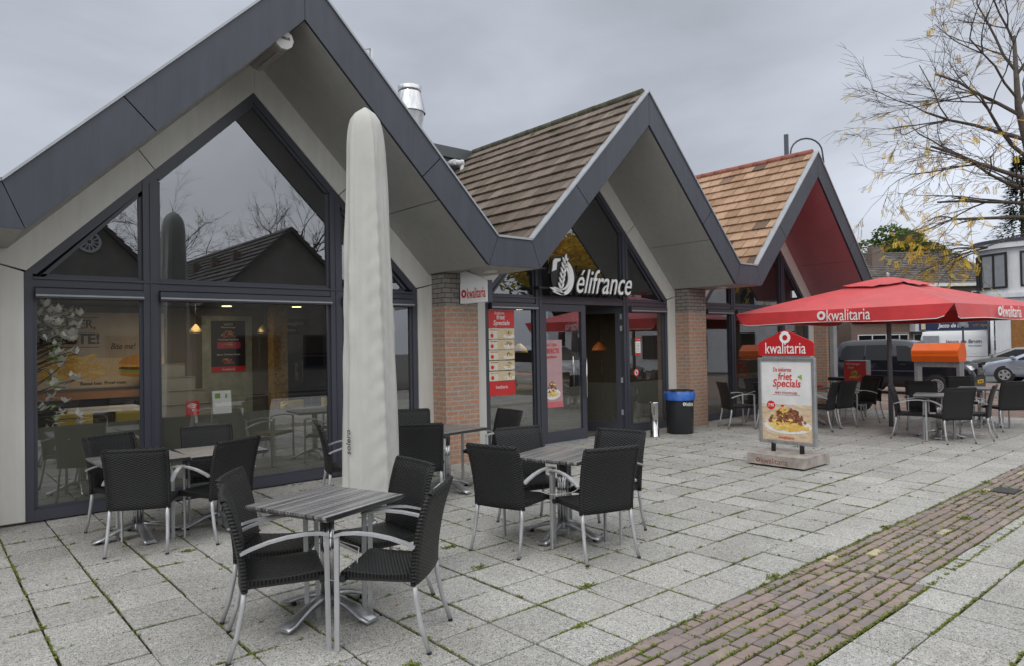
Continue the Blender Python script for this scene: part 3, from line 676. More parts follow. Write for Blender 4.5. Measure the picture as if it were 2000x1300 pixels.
# heater under the first gable
t = empty('patio_heater', (3.02, 7.15, 5.0), 0, 'white tubular patio heater under the peak of the nearest gable', 'heater')
b = MB(); pr = [(.11 * math.cos(R(a)), .11 * math.sin(R(a))) for a in range(150, 391, 20)]; b.prism([(p[0], p[1]) for p in pr], 0, .72); b.build('body', mat('heater_housing', (.30, .29, .28), .45), t)
b = MB(); b.disc((0, -.02, -.01), .105, 'y', 10, 0, .04); cap = b.build('end_cap', mat('cap_grey', (.5, .5, .48), .5), t)
text_mesh('lettering', 'TANSUN', m_blackprint, .12, .03, facY(-.06, -.043, -.01), cap)
b = MB(); b.box(-.035, .02, .1, .62, -.122, -.108); b.build('heating_tube', mat('quartz_tube', (.35, .30, .28), .3), t)
b = MB(); b.box(-.012, .012, .25, .28, .05, .20); b.box(-.012, .012, .5, .53, .05, .20); b.build('bracket', m_alu, t)
# steel flue cowl
t = empty('steel_flue', (7.86, 12.2, 5.72), 0, 'shiny conical steel flue cowl standing on the roof behind the nearest gable', 'chimney')
b = MB(); b.lathe([(.19, -.1), (.20, .28), (.30, .80)], 28, cap=False); b.build('lower_cone', m_alu, t)
b = MB(); b.lathe([(.322, .79), (.328, .81), (.235, 1.22)], 28, cap=False); b.build('upper_cone', m_chrome, t)
b = MB(); b.lathe([(.232, 1.22), (.245, 1.23), (.245, 1.34), (.232, 1.35), (.2, 1.33)], 28); b.build('rim', m_chrome, t)
b = MB(); b.tube([(.2, 0, .32), (.52, -.02, .30)], .02, 6); b.build('stay_rod', m_alu, t)
t = empty('roof_hatch_frame', (6.98, 12.3, 5.8), 0, 'thin grey metal frame standing on the roof behind the nearest gable', 'frame')
b = MB(); b.tube([(-.35, 0, 0), (-.35, 0, 1.74), (.05, 0, 1.88), (.05, 0, 0)], .03, 4, sq=(.05, .05)); b.build('rail', m_alu, t)
# mast and curved arm seen over the far roof
t = empty('curved_street_lamp', (28.7, 14.8, gz(28.7)), 0, 'tall grey post with a curved arm rising above the orange tiled roof', 'street lamp')
b = MB(); b.tube([(0, 0, 0), (0, 0, 10.75)], .10, 8); b.build('pole', m_fascia, t)
b = MB(); b.tube([(.12, -.12, 8.6)] + [(.12 + .52 * (1 - math.cos(a)), -.12 - .45 * (1 - math.cos(a)), 9.95 + .62 * math.sin(a)) for a in [k * math.pi / 10 for k in range(11)]] + [(1.2, -1.05, 9.5)], .038, 6); b.build('arm', m_fascia, t)

# ================================================================ SIGNS ON THE FRONT
t = empty('projecting_sign', (5.93, 8.1, 2.42), 0, 'small white projecting sign with red lettering on the brick pillar', 'sign')
b = MB(); b.box(-.03, .055, -.78, -.17, -.14, .15, bev=.006); b.build('panel', m_white, t)
b = MB(); b.box(-.02, .05, -.80, -.785, -.145, .155); b.build('edge', m_fascia, t); b = MB(); b.box(-.028, .056, -.165, -.14, -.145, .155); b.build('edge', m_fascia, t)
b = MB(); b.prism([(-.78, .152), (-.17, .152), (-.17, .30), (-.30, .32)], -.02, .04, 'x'); b.build('top_shield', m_white, t)
b = MB(); b.box(0, .03, -.14, .03, -.02, .02); b.build('bracket', m_alu, t)
kwal(t, m_red, facX(-.031, -.19, -.075), .56, .145)

t = empty('cafe_name_sign', (9.0, 8.35, 2.5), 0, 'white and black lettered bakery name sign above the entrance door', 'sign')
sg = lambda x, z: facY(x - 9.0, -.12, z - 2.5)
text_mesh('letter_backing', 'élifrance', m_black, 1.50, .47, facY(8.54 - 9, -.09, .02), t, bold=.03, shear=.42, thick=.05)  # black backing body of the sign, bolder than the white letters
text_mesh('lettering', 'élifrance', m_whiteprint, 1.46, .42, facY(8.56 - 9, -.142, .045), t, bold=.0, shear=.42, thick=.02)
def blade(b, x0, z0, x1, z1, w, y, th=.02, n=7):
    dx, dz = x1 - x0, z1 - z0; l = math.hypot(dx, dz); nx, nz = -dz / l, dx / l; P_ = []
    for i in range(n + 1): u = i / n; ww = w * math.sin(math.pi * u) ** .8; P_.append((x0 + dx * u + nx * ww, z0 + dz * u + nz * ww))
    for i in range(n - 1, 0, -1): u = i / n; ww = w * math.sin(math.pi * u) ** .8; P_.append((x0 + dx * u - nx * ww, z0 + dz * u - nz * ww))
    b.prism(P_, y, y + th)
b = MB(); b.disc((-.70, -.09, .30), .30, 'y', 28, 0, .05, sx=1.0); b.prism([(-1.06, .36), (-.98, .62), (-.56, .70), (-.60, .30)], -.105, -.075); b.prism([(-1.02, 0.02), (-.5, 0.02), (-.55, .2), (-.95, .2)], -.106, -.076); b.build('emblem_backing', m_black, t)
b = MB()
for q in range(6):
    zz = .10 + q * .085; xx = -.80 + q * .022
    blade(b, xx, zz, xx - .055, zz + .115, .020, -.145); blade(b, xx + .006, zz, xx + .075, zz + .105, .020, -.145)
blade(b, -.68, .58, -.655, .70, .022, -.145)
# bowl of the D as a crescent, top flag and bottom sweep
def cres(cx_, cz_, r1, r2, a0, a1, n=22, sx=.85):
    P_ = [(cx_ + sx * r1 * math.cos(a0 + (a1 - a0) * i / n), cz_ + r1 * math.sin(a0 + (a1 - a0) * i / n)) for i in range(n + 1)]
    P2 = [(cx_ - .03 + sx * (r2) * math.cos(a0 + (a1 - a0) * i / n), cz_ + .0 + (r2 + (r1 - r2) * .85 * abs(2 * i / n - 1) ** 2) * math.sin(a0 + (a1 - a0) * i / n)) for i in range(n, -1, -1)]
    b.prism(P_ + P2, -.145, -.125)
cres(-.74, .30, .30, .235, R(-115), R(75)); cres(-.755, .30, .215, .19, R(-110), R(60))
b.prism([(-1.0, .38), (-.97, .56), (-.93, .60), (-.80, .61), (-.80, .57), (-.88, .54), (-.90, .42)], -.145, -.125)
blade(b, -1.06, .12, -.72, .02, .028, -.145); blade(b, -1.0, .06, -.7, .0, .022, -.145); blade(b, -.98, .13, -.76, .06, .018, -.145)
b.build('emblem', m_whiteprint, t)
b = MB(); b.box(-1.22, 1.0, -.06, -.045, .10, .13); b.box(-1.22, -1.0, -.06, -.045, .42, .45); [b.box(x, x + .03, -.045, .10, .09, .14) for x in (-1.2, .95)]; b.build('mounting_rail', m_black, t)

# food poster helpers: small heaps of chips and meat made of flat overlapping shapes
mf = {n: mat('print_' + n, c, .5, 0, .15, 30) for n, c in dict(chip=(.75, .48, .10), chip2=(.85, .62, .22), meat=(.16, .055, .035), meat2=(.28, .10, .05), bun=(.62, .30, .08), green=(.25, .42, .06), cream=(.78, .72, .58), sand=(.68, .55, .36), tom=(.6, .05, .03)).items()}
def food(parent, M, w, h, n=60, kinds=('chip', 'chip2', 'meat', 'meat2'), seed=1, plate=True, sauce=1.0):
    rnd = random.Random(seed); ms = [mf[k] for k in kinds] + [m_whiteprint]; b = MB()
    if plate:
        b.cm = len(kinds); P_ = [(w * (.5 + .52 * math.cos(a)), h * (.25 + .26 * math.sin(a)), .0012) for a in [i * math.pi / 12 for i in range(24)]]; i = b.verts(P_); b.face(range(i, i + 24))
    for k in range(n):
        u = rnd.gauss(.5, .17); u = min(max(u, .12), .88); v = rnd.uniform(.14, .25 + .6 * (1 - (2 * u - 1) ** 2)); top = v > .34
        b.cm = (rnd.choice(range(min(2, len(kinds)), len(kinds))) if (top and rnd.random() < .8 * sauce and len(kinds) > 2) else rnd.choice((0, 1 % len(kinds))))
        a = rnd.uniform(-.6, .6) if b.cm < 2 else rnd.uniform(0, 3); lx = w * (rnd.uniform(.07, .13) if b.cm < 2 else rnd.uniform(.03, .06)); lz = h * (.045 if b.cm < 2 else rnd.uniform(.04, .08)); zz = .0016 + k * .00003
        P_ = []
        for q in range(7): an = q * 2 * math.pi / 7; x_, z_ = lx * math.cos(an), lz * math.sin(an); P_.append((w * u + x_ * math.cos(a) - z_ * math.sin(a), h * v + (x_ * math.sin(a) + z_ * math.cos(a)), zz))
        i = b.verts(P_); b.face(range(i, i + 7))
    o = b.build('food_picture', ms, parent); o.data.transform(M); return o
def sheet(name, parent, M, x0, y0, x1, y1, mtl, z=.0, th=.002):
    b = MB(); b.box(x0, x1, y0, y1, z - th, z); o = b.build(name, mtl, parent); o.data.transform(M); return o

def menu_poster():
    t = empty('menu_poster', (6.84, YW - .01, .90), 0, 'tall red and cream menu poster on the glass left of the entrance', 'poster')
    M_ = facY(0, 0, 0)
    sheet('header', t, M_, 0, 1.06, .53, 1.34, m_redprint)
    text_mesh('lettering', 'De lekkerste', m_whiteprint, .20, .045, M_ @ Matrix.Translation((.12, 1.27, .001)), t)
    text_mesh('lettering', 'friet', m_whiteprint, .17, .075, M_ @ Matrix.Translation((.16, 1.19, .001)), t, bold=.01, shear=.1)
    text_mesh('lettering', 'Specials', m_whiteprint, .34, .095, M_ @ Matrix.Translation((.09, 1.08, .001)), t, bold=.015, shear=.15)
    for q in range(5):
        z = .235 + q * .166; p = sheet('menu_strip', t, M_, 0, z, .53, z + .150, mf['cream'])
        sheet('photo_sheet', p, M_, .18, z, .53, z + .150, mf['sand'], .0008, .0006)
        food(p, M_ @ Matrix.Translation((.30, z + .01, .001)), .22, .13, 34, seed=q + 3, kinds=('chip', 'chip2', 'green', 'meat2', 'meat'))
        text_mesh('lettering', ['FRIET SATÉ', 'FRIET STOOFVLEES', 'FRIET KIP', 'FRIET SHOARMA', 'FRIET SPECIAAL'][q], m_redprint, .15, .014, M_ @ Matrix.Translation((.03, z + .118, .001)), p)
        b = MB(); b.disc((.065, z + .05, .001), .032, 'z', 16, 0, .001); o = b.build('price_disc', m_redprint, p); o.data.transform(M_)
    sheet('footer', t, M_, 0, 0, .53, .225, m_redprint)
    kwal(t, m_whiteprint, M_ @ Matrix.Translation((.13, .11, .001)), .24, .055, ring=False, thick=.001)
    return t
menu_poster()
t = empty('door_poster', (8.02, YW + .025, .62), 0, 'pale pink offer poster on the closed glass door leaf', 'poster')
M_ = facY(0, 0, 0); sheet('sheet', t, M_, 0, 0, .46, 1.15, mat('pink_print', (.52, .33, .34), .5, 0, .1, 8)); sheet('band', t, M_, 0, .0, .46, .10, mat('pink_band', (.62, .16, .18), .5), .0008, .0006)
text_mesh('lettering', 'WAT EEN', m_redprint, .30, .05, M_ @ Matrix.Translation((.03, 1.04, .001)), t); text_mesh('lettering', 'PERFECTE', m_redprint, .36, .085, M_ @ Matrix.Translation((.03, .92, .001)), t, bold=.02); text_mesh('lettering', 'menukaart', m_redprint, .30, .05, M_ @ Matrix.Translation((.03, .84, .001)), t)
food(t, M_ @ Matrix.Translation((.04, .14, .001)), .36, .36, 60, seed=9)
t = empty('notice_sticker', (10.42, YW - .01, 1.45), 0, 'white and red notice sheet on the window right of the entrance', 'poster')
sheet('sheet', t, M_, 0, 0, .15, .34, m_whiteprint); sheet('band', t, M_, 0, .27, .15, .34, m_redprint, .0008, .0006); sheet('band', t, M_, 0, 0, .15, .05, m_redprint, .0008, .0006)
text_mesh('lettering', 'Openingstijden', m_whiteprint, .12, .02, M_ @ Matrix.Translation((.015, .295, .001)), t)
for q in range(6): sheet('text_line', t, M_, .02, .08 + q * .028, .12, .088 + q * .028, mat('grey_print', (.25, .25, .25), .6), .0008, .0006)
t = empty('prohibition_sticker', (10.43, YW - .01, 1.13), 0, 'small round red and white prohibition sticker on the window by the door', 'sticker')
b = MB(); b.disc((0, 0, 0), .065, 'y', 24, 0, .002); b.build('disc', m_whiteprint, t); b = MB(); b.disc((0, -.002, 0), .075, 'y', 24, .052, .002); b.build('ring', m_redprint, t); b = MB(); b.box(-.02, .0, -.003, -.0012, -.02, .035); b.box(0.006, .025, -.003, -.0012, -.035, .01); b.build('symbol', m_blackprint, t)
# ================================================================ TERRACE FURNITURE
def make_chair():
    t = empty('terrace_chair')
    # backrest: curved woven shell, bottom hangs below the seat
    prof = [(-.205, .375), (-.205, .44), (-.212, .52), (-.228, .62), (-.250, .72), (-.280, .82), (-.305, .885)]
    b = MB(); rows = []
    NX = 8
    def ring(y, z, d, wz):
        return [(wz * (2 * i / NX - 1), y + d - .012 * (1 - (2 * i / NX - 1) ** 2) * 1.3, z) for i in range(NX + 1)]
    fr, bk = [], []
    for (y, z) in prof:
        w = .232 + .012 * (z - .375) / .5
        fr.append(b.verts(ring(y, z, .016, w))); bk.append(b.verts(ring(y, z, -.016, w)))
    for S_ in (fr, bk):
        for a, c in zip(S_, S_[1:]):
            for i in range(NX): b.face((a + i, a + i + 1, c + i + 1, c + i), True)
    for q in (0, -1):
        for i in range(NX): b.face((fr[q] + i, fr[q] + i + 1, bk[q] + i + 1, bk[q] + i))
    for k in range(len(prof) - 1):
        for i in (0, NX): b.face((fr[k] + i, fr[k + 1] + i, bk[k + 1] + i, bk[k] + i))
    b.build('backrest', m_weave_b, t)
    rm = MB(); pts = [(-.240, .375)]; 
    for s in (-1, 1): rm.tube([(s * (.232 + .012 * (z - .375) / .5), y, z) for y, z in prof], .0175, 8)
    y, z = prof[-1]; rm.tube([(.244 * (2 * i / 8 - 1), y - .016 * (1 - (2 * i / 8 - 1) ** 2), z) for i in range(9)], .0185, 8)
    rm.build('back_rim', m_weave_b, t)
    b = MB(); rows = []
    sp = [(-.20, .437), (-.10, .430), (.0, .428), (.10, .432), (.18, .440), (.225, .437), (.232, .425), (.225, .405), (-.20, .405)]
    n = 7; rr = []
    for (y, z) in sp:
        w = .230 if y < .2 else .225; rr.append(b.verts([(w * (2 * i / n - 1), y, z - (.006 * math.sin(math.pi * i / n) if z > .42 else 0)) for i in range(n + 1)]))
    for a, c in zip(rr, rr[1:] + rr[:1]):
        for i in range(n): b.face((a + i, a + i + 1, c + i + 1, c + i), True)
    for i in (0, n): b.face([r + i for r in rr])
    b.build('seat', m_weave_s, t)
    for s in (-1, 1):
        b = MB(); b.tube([(s * .222, -.205, .40), (s * .226, -.215, .30), (s * .232, -.245, .15), (s * .238, -.29, .012)], [.0155, .0155, .0145, .013], 10); l = b.build('rear_leg', m_legalu, t)
        b = MB(); b.tube([(s * .238, -.29, .014), (s * .2385, -.2925, 0)], .0145, 10); b.build('rubber_foot', m_rubber, l)
        b = MB(); b.tube([(s * .262, .238, .0), (s * .262, .232, .645)], .02, 4, sq=(.015, .028)); b.build('front_leg', m_legalu, t)
        pa = [(s * .262, .246, .648), (s * .262, .20, .662), (s * .262, .12, .668), (s * .262, .02, .662), (s * .262, -.08, .645), (s * .261, -.17, .618), (s * .260, -.225, .596)]
        b = MB(); b.tube(pa, .02, 4, sq=(.036, .014)); b.build('armrest', m_legalu, t)
    b = MB(); b.box(-.255, .255, .195, .225, .385, .405); b.box(-.262, -.232, .19, .23, .395, .42); b.box(.232, .262, .19, .23, .395, .42); b.box(-.225, -.2, -.2, .2, .39, .404); b.box(.2, .225, -.2, .2, .39, .404); b.build('seat_frame', m_black, t)
    return t
def make_table(stripe=True):
    t = empty('terrace_table')
    b = MB(); h = .35
    b.prism([(-h, -h), (h, -h), (h, h), (-h, h)], .718, .732, 'z'); k = b.verts([(-h, -h, .718), (h, -h, .718), (h, h, .718), (-h, h, .718), (-h + .012, -h + .012, .700), (h - .012, -h + .012, .700), (h - .012, h - .012, .700), (-h + .012, h - .012, .700)])
    for q in ((0, 1, 5, 4), (1, 2, 6, 5), (2, 3, 7, 6), (3, 0, 4, 7), (7, 6, 5, 4)): b.face([k + i for i in q])
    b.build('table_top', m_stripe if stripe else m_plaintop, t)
    b = MB()
    for i in range(8): a = i * math.pi / 4; b.tube([(.030 * math.cos(a), .030 * math.sin(a), .10), (.030 * math.cos(a), .030 * math.sin(a), .69)], .0135, 8)
    b.tube([(0, 0, .08), (0, 0, .70)], .028, 12); b.box(-.14, .14, -.02, .02, .685, .700); b.box(-.02, .02, -.14, .14, .684, .699); b.build('column', m_chrome, t)
    b = MB(); b.lathe([(.05, .075), (.058, .09), (.05, .125), (.034, .14)], 20); b.build('hub', m_alu, t)
    for q in range(4):
        a = q * math.pi / 2; ca, sa = math.cos(a), math.sin(a); pr = [(.03, .118, .034, .030), (.10, .112, .036, .028), (.17, .095, .040, .025), (.24, .068, .046, .021), (.31, .040, .053, .017), (.375, .026, .052, .014)]
        b = MB(); rr = []
        for (r, z, w, th) in pr: rr.append(b.verts([(r * ca - y * sa, r * sa + y * ca, zz) for y, zz in ((-w, z - th * .6), (-w * .92, z + th * .35), (-w * .6, z + th * .72), (w * .6, z + th * .72), (w * .92, z + th * .35), (w, z - th * .6))]))
        for A, B_ in zip(rr, rr[1:]):
            for i in range(6): j = (i + 1) % 6; b.face((A + i, A + j, B_ + j, B_ + i), i < 5)
        b.face([rr[0] + i for i in range(6)]); b.face([rr[-1] + i for i in range(6)][::-1]); l = b.build('base_arm', m_alu, t)
        b = MB(); b.lathe([(.016, 0), (.016, .02)], 10, (.315 * ca, .315 * sa, 0)); b.build('rubber_foot', m_rubber, l)
    return t
CH = make_chair(); TB = make_table(True); TP = make_table(False); used = {}
def place(proto, x, y, deg, label, cat, group):
    o = proto if not used.get(proto.name) else copy_tree(proto)
    used[proto.name] = 1
    o.location = (x, y, 0); o.rotation_euler.z = R(deg); tag(o, label, cat, group); return o
PN = {CH: CH.name, TB: TB.name, TP: TP.name}
G1_, G2_ = 'woven chairs on the terrace', 'square terrace tables'
chairs = [
 (1.65, 4.03, -19, 'black woven chair at the near striped table, lower left, nearest the camera'),
 (1.84, 4.53, -36, 'black woven chair behind the nearest one on the left of the near table'),
 (2.43, 4.26, 178, 'black woven chair of the near table standing before the closed grey parasol'),
 (2.17, 3.64, 130, 'black woven chair at the near table, right front, beside the brass padlock'),
 (1.55, 6.72, 62, 'black woven chair with its back to the camera at the left window table'),
 (2.13, 6.70, 114, 'black woven chair at the left window tables, right one of the two turned away'),
 (1.57, 7.45, -69, 'black woven chair behind the left window table, near the white silk flowers'),
 (2.36, 7.50, -97, 'black woven chair facing out from the glass beneath the red wifi card'),
 (3.86, 4.48, 15, 'black woven chair on the left side of the middle table, back to the parasol'),
 (4.22, 3.90, 74, 'black woven chair nearest the camera at the middle table'),
 (4.72, 4.20, 193, 'black woven chair at the right side of the middle table, facing left'),
 (4.44, 4.86, -104, 'black woven chair behind the middle table, in front of the shop door'),
 (4.20, 6.42, 55, 'black woven chair turned away just right of the closed grey parasol'),
 (4.72, 7.36, -115, 'black woven chair against the wall beside the parasol, facing outwards'),
 (5.35, 6.62, 176, 'black woven chair facing left before the brick pillar'),
 (3.62, 6.98, -20, 'black woven chair almost hidden behind the closed grey parasol'),
 (12.86, 4.52, -76, 'dark chair in profile just right of the red umbrella pole'),
 (12.75, 3.93, 53, 'dark chair with its back to the camera at the front table under the red umbrella'),
 (13.46, 3.77, 99, 'dark chair in profile on the right of the front table under the red umbrella'),
 (13.72, 4.62, 205, 'dark chair behind the front table under the umbrella, left of the orange letterbox'),
 (14.98, 3.72, 50, 'dark chair turned away at the far right edge of the terrace'),
 (15.75, 4.55, 215, 'dark chair behind the rear table at the far right of the terrace'),
 (15.85, 3.75, 110, 'dark chair cut by the right edge of the picture'),
 (13.02, 6.18, 99, 'dark chair turned away right beside the advertising stand'),
 (13.55, 6.12, 79, 'dark chair turned away between the advertising stand and the umbrella pole'),
 (14.55, 6.10, 150, 'dark chair seen sideways left of the umbrella pole'),
 (15.3, 6.3, 160, 'dark chair behind the umbrella pole facing left'),
 (12.45, 6.75, -20, 'dark chair half hidden behind the right side of the advertising stand'),
 (12.25, 7.45, -35, 'dark chair left of the advertising stand in front of the far window'),
 (13.3, 7.45, -100, 'dark chair by the far window behind the advertising stand'),
]
for x, y, h, lab in chairs: place(CH, x, y, h - 90, lab, 'chair', G1_)
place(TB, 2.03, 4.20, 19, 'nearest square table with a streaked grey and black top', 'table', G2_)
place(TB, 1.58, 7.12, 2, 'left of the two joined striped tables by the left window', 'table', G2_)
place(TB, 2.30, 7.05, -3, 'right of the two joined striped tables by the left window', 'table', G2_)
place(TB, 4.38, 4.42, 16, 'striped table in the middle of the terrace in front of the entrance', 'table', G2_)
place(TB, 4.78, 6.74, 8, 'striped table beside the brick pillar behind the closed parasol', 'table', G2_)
place(TP, 13.22, 4.22, 15, 'plain grey table in front under the red umbrella', 'table', G2_)
place(TP, 15.3, 4.18, 10, 'plain grey table at the far right of the terrace', 'table', G2_)
place(TP, 13.75, 6.75, 0, 'plain grey table left of the umbrella pole holding a paper menu', 'table', G2_)
t = tag(MB().box(-.11, .11, -.08, .08, .733, .742).box(-.03, .09, -.05, .05, .743, .765).build('menu_card', m_redprint, None, (13.85, 6.6, 0)), 'small red and white paper menu lying on the rear table', 'menu')
# security cable and padlock joining the near chairs
def cable(pts, lab, r=.0035):
    P_ = []
    for a, c, sag in pts:
        a, c = Vector(a), Vector(c)
        for i in range(9): u = i / 8; P_.append(a.lerp(c, u) - Vector((0, 0, sag * 4 * u * (1 - u))))
    b = MB(); b.tube(P_, r, 6); return tag(b.build('security_cable', mat('clear_cable', (.5, .5, .48), .3)), lab, 'cable', 'cables locking the chairs')
cable([((1.90, 4.05, .42), (1.79, 3.76, .40), .01), ((1.79, 3.76, .40), (1.98, 3.72, .42), .05), ((1.98, 3.72, .42), (2.12, 3.95, .46), -.01), ((2.12, 3.95, .46), (2.02, 4.16, .50), .0)], 'thin looped security cable hanging between the two nearest chairs')
cable([((3.92, 4.22, .50), (4.10, 4.10, .47), .02), ((4.10, 4.10, .47), (4.34, 4.13, .50), .02)], 'thin security cable between the chairs of the middle table')
t = empty('padlock', (1.93, 3.71, .40), R(30), 'small brass padlock hanging on the cable of the near chairs', 'padlock')
b = MB(); b.box(-.02, .02, -.008, .008, -.02, .012, bev=.003); b.build('body', mat('brass', (.55, .36, .12), .3, .9), t); b = MB(); b.tube([(-.012, 0, .012), (-.012, 0, .03), (0, 0, .038), (.012, 0, .03), (.012, 0, .012)], .003, 6); b.build('shackle', m_chrome, t)

# closed grey parasol
t = empty('closed_parasol', (3.08, 5.51, 0), 0, 'tall closed parasol wrapped in a pale grey canvas cover', 'parasol')
b = MB(); NR = 96; NH = 60
def fold(u, z):
    a = 2 * math.pi * u
    s1 = 1 - abs(math.sin(2.5 * a + .5 + .10 * z)); s2_ = 1 - abs(math.sin(3.5 * a + 1.9 + .22 * z))
    f = .15 * s1 ** 2.4 + .10 * s2_ ** 2.2 + .012 * math.sin(13 * a - z * 1.3) - .09
    return f * (1.0 if z < 3.2 else max(.25, (3.86 - z) / .66))
rings = []; random.seed(5)
def interp0(pts, x):
    for (a, va), (c, vb) in zip(pts, pts[1:]):
        if x <= c: return va + (vb - va) * (x - a) / (c - a)
    return pts[-1][1]
for i in range(NH + 1):
    z = .40 + 3.44 * i / NH
    tt = (z - .4) / 3.44
    r = .262 - .044 * min(1, tt / .55) if tt < .55 else .218 - .043 * ((tt - .55) / .33) if tt < .88 else None
    if r is None: q = (tt - .88) / .12; r = .002 + interp0([(0, .175), (.4, .163), (.65, .145), (.78, .122), (.9, .078), (.97, .036), (1, .012)], q)
    ring = []
    for j in range(NR):
        u = j / NR; a = 2 * math.pi * u
        m = 1 + fold(u, z); wr = .004 * math.sin(9 * z + 5 * a + 2 * math.sin(3 * z)) * (1 if tt < .9 else 0)
        # diagonal creases fanning from a vertical zip seam
        ds = (a - R(272)); ds = (ds + math.pi) % (2 * math.pi) - math.pi
        cr = .011 * math.exp(-abs(ds) * 2.6) * math.sin(34 * z + 7 * abs(ds)) * (1 if tt < .75 else .2)
        seam = -.016 * math.exp(-(ds * 22) ** 2)
        rr = r * m + wr + cr + seam
        ring.append((rr * math.cos(a) * 1.0, rr * math.sin(a) * .88, z))
    rings.append(b.verts(ring))
for A, B_ in zip(rings, rings[1:]):
    for j in range(NR): q = (j + 1) % NR; b.face((A + j, A + q, B_ + q, B_ + j), True)
b.face([rings[-1] + j for j in range(NR)])
def cover_mat():
    n = NB('cover_canvas'); v = n.coord(); c = n.ramp(n.noise(v, 4, 5), [(.3, (.47, .47, .44)), (.7, (.53, .53, .50))])
    for px_, py_, pz_, r_ in ((-.16, -.19, 1.86, .020), (-.20, -.12, 2.74, .016), (-.19, -.13, 2.90, .015), (-.17, -.17, 1.25, .008)):
        d = n.n('ShaderNodeVectorMath', operation='DISTANCE'); n.l(v, d.inputs[0]); d.inputs[1].default_value = (px_, py_, pz_); dn = n.n('ShaderNodeMath', operation='MULTIPLY_ADD'); n.l(n.noise(v, 60, 3), dn.inputs[0]); dn.inputs[1].default_value = .02; n.l(d.outputs['Value'], dn.inputs[2])
        c = n.mix(n.ramp(dn.outputs[0], [(.01 + r_, (1, 1, 1)), (.03 + r_, (0, 0, 0))]), c, (.10, .10, .09))
    n.base(c, .85, 0, .3); n.bump(n.noise(n.coord((1, 1, .25)), 22, 5), .45, .012); return n.m
cv = b.build('cover', cover_mat(), t)
b = MB(); b.tube([(0, 0, .0), (0, 0, .6)], .028, 14); b.build('pole', m_alu, t)
b = MB(); b.lathe([(.055, .03), (.055, .16), (.04, .18)], 16); b.build('base_sleeve', m_alu, t)
b = MB(); b.box(-.28, .28, -.28, .28, .003, .035, bev=.006); b.build('base_plate', mat('concrete_base', (.3, .3, .29), .85, bump=.4), t)
# small lettering near the foot of the cover, running upwards
vd = Vector((-.62, -.78, 0)).normalized(); sd = Vector((0, 0, 1)).cross(vd)
ang = R(209); pr_ = Vector((math.cos(ang), math.sin(ang) * .88, 0)) * .292
text_mesh('lettering', 'solero', m_blackprint, .21, .042, frame_at((pr_.x, pr_.y, .80), (.0, .0, 1), (math.sin(ang), -math.cos(ang), 0)), cv, shear=.2)

# ---------------- red umbrella
t = empty('red_umbrella', (14.27, 5.38, 0), R(39), 'large open square red umbrella with white lettering on its hem', 'umbrella')
b = MB(); Z0, ZA, hd = 2.21, 2.81, 2.83; n = 16
# local frame: corners at angles 0,90,180,270 of half diagonal hd
cor = [Vector((hd * math.cos(a), hd * math.sin(a), 0)) for a in (0, math.pi / 2, math.pi, 3 * math.pi / 2)]
def can(u, v, side, zoff=0):
    """u along the side 0..1, v from apex 0 to edge 1"""
    a, c = cor[side], cor[(side + 1) % 4]; p = a.lerp(c, u) * v
    mid = 1 - abs(2 * u - 1)
    z = ZA - (ZA - Z0) * (v ** 1.08) - .05 * mid * math.sin(math.pi * min(1, v)) * .9
    inset = 1 - .035 * mid * v
    return Vector((p.x * inset, p.y * inset, z + zoff))
for sd_ in range(4):
    G_ = [[b.verts([can(i / n, j / 10, sd_)]) for i in range(n + 1)] for j in range(11)]
    for j in range(10):
        for i in range(n): b.face((G_[j][i], G_[j][i + 1], G_[j + 1][i + 1], G_[j + 1][i]), True)
canopy = b.build('canopy', m_redcanvas, t)
b = MB(); hem = MB()
for sd_ in range(4):
    top = []; bot = []
    for i in range(n + 1):
        u = i / n; p = can(u, 1, sd_); mid = 1 - abs(2 * u - 1)
        drop = .225 + .012 * math.sin(u * 9 + sd_) - (.03 if i in (0, n) else 0)
        a, c = cor[sd_], cor[(sd_ + 1) % 4]; o_ = ((a + c) / 2).normalized(); wv = .018 * math.sin(u * 14 + sd_ * 2)
        along = (c - a).normalized(); cut = along * (.15 if i == 0 else -.15 if i == n else 0)
        top.append(p); bot.append(p + Vector((0, 0, -drop)) + o_ * wv + cut)
    T_ = b.verts(top); B2 = b.verts(bot)
    for i in range(n): b.face((T_ + i, T_ + i + 1, B2 + i + 1, B2 + i), True)
    hem.tube([q + Vector((0, 0, -.003)) for q in bot], .006, 5)
val = b.build('valance', m_redcanvas, t); hem.build('hem_piping', m_white, val)
b = MB()
for sd_ in range(4):
    G_ = [[b.verts([can(i / 8, .02 + .27 * j / 3, sd_, .06 - (.02 * abs(math.sin(i * 1.9)) if j == 3 else 0))]) for i in range(9)] for j in range(4)]
    for j in range(3):
        for i in range(8): b.face((G_[j][i], G_[j][i + 1], G_[j + 1][i + 1], G_[j + 1][i]), True)
b.build('vent_cap', m_redcanvas, t)
b = MB(); b.tube([(0, 0, 0), (0, 0, ZA + .02)], .042, 16); b.build('pole', m_polegrey, t)
b = MB(); b.lathe([(.045, 2.0), (.10, 2.12), (.12, 2.2), (.06, 2.24)], 16); b.build('runner_hub', m_fascia, t)
b = MB(); b.lathe([(.05, ZA + .05), (.03, ZA + .08), (.045, ZA + .11), (.0, ZA + .15)], 12); b.build('finial', m_trim, t)
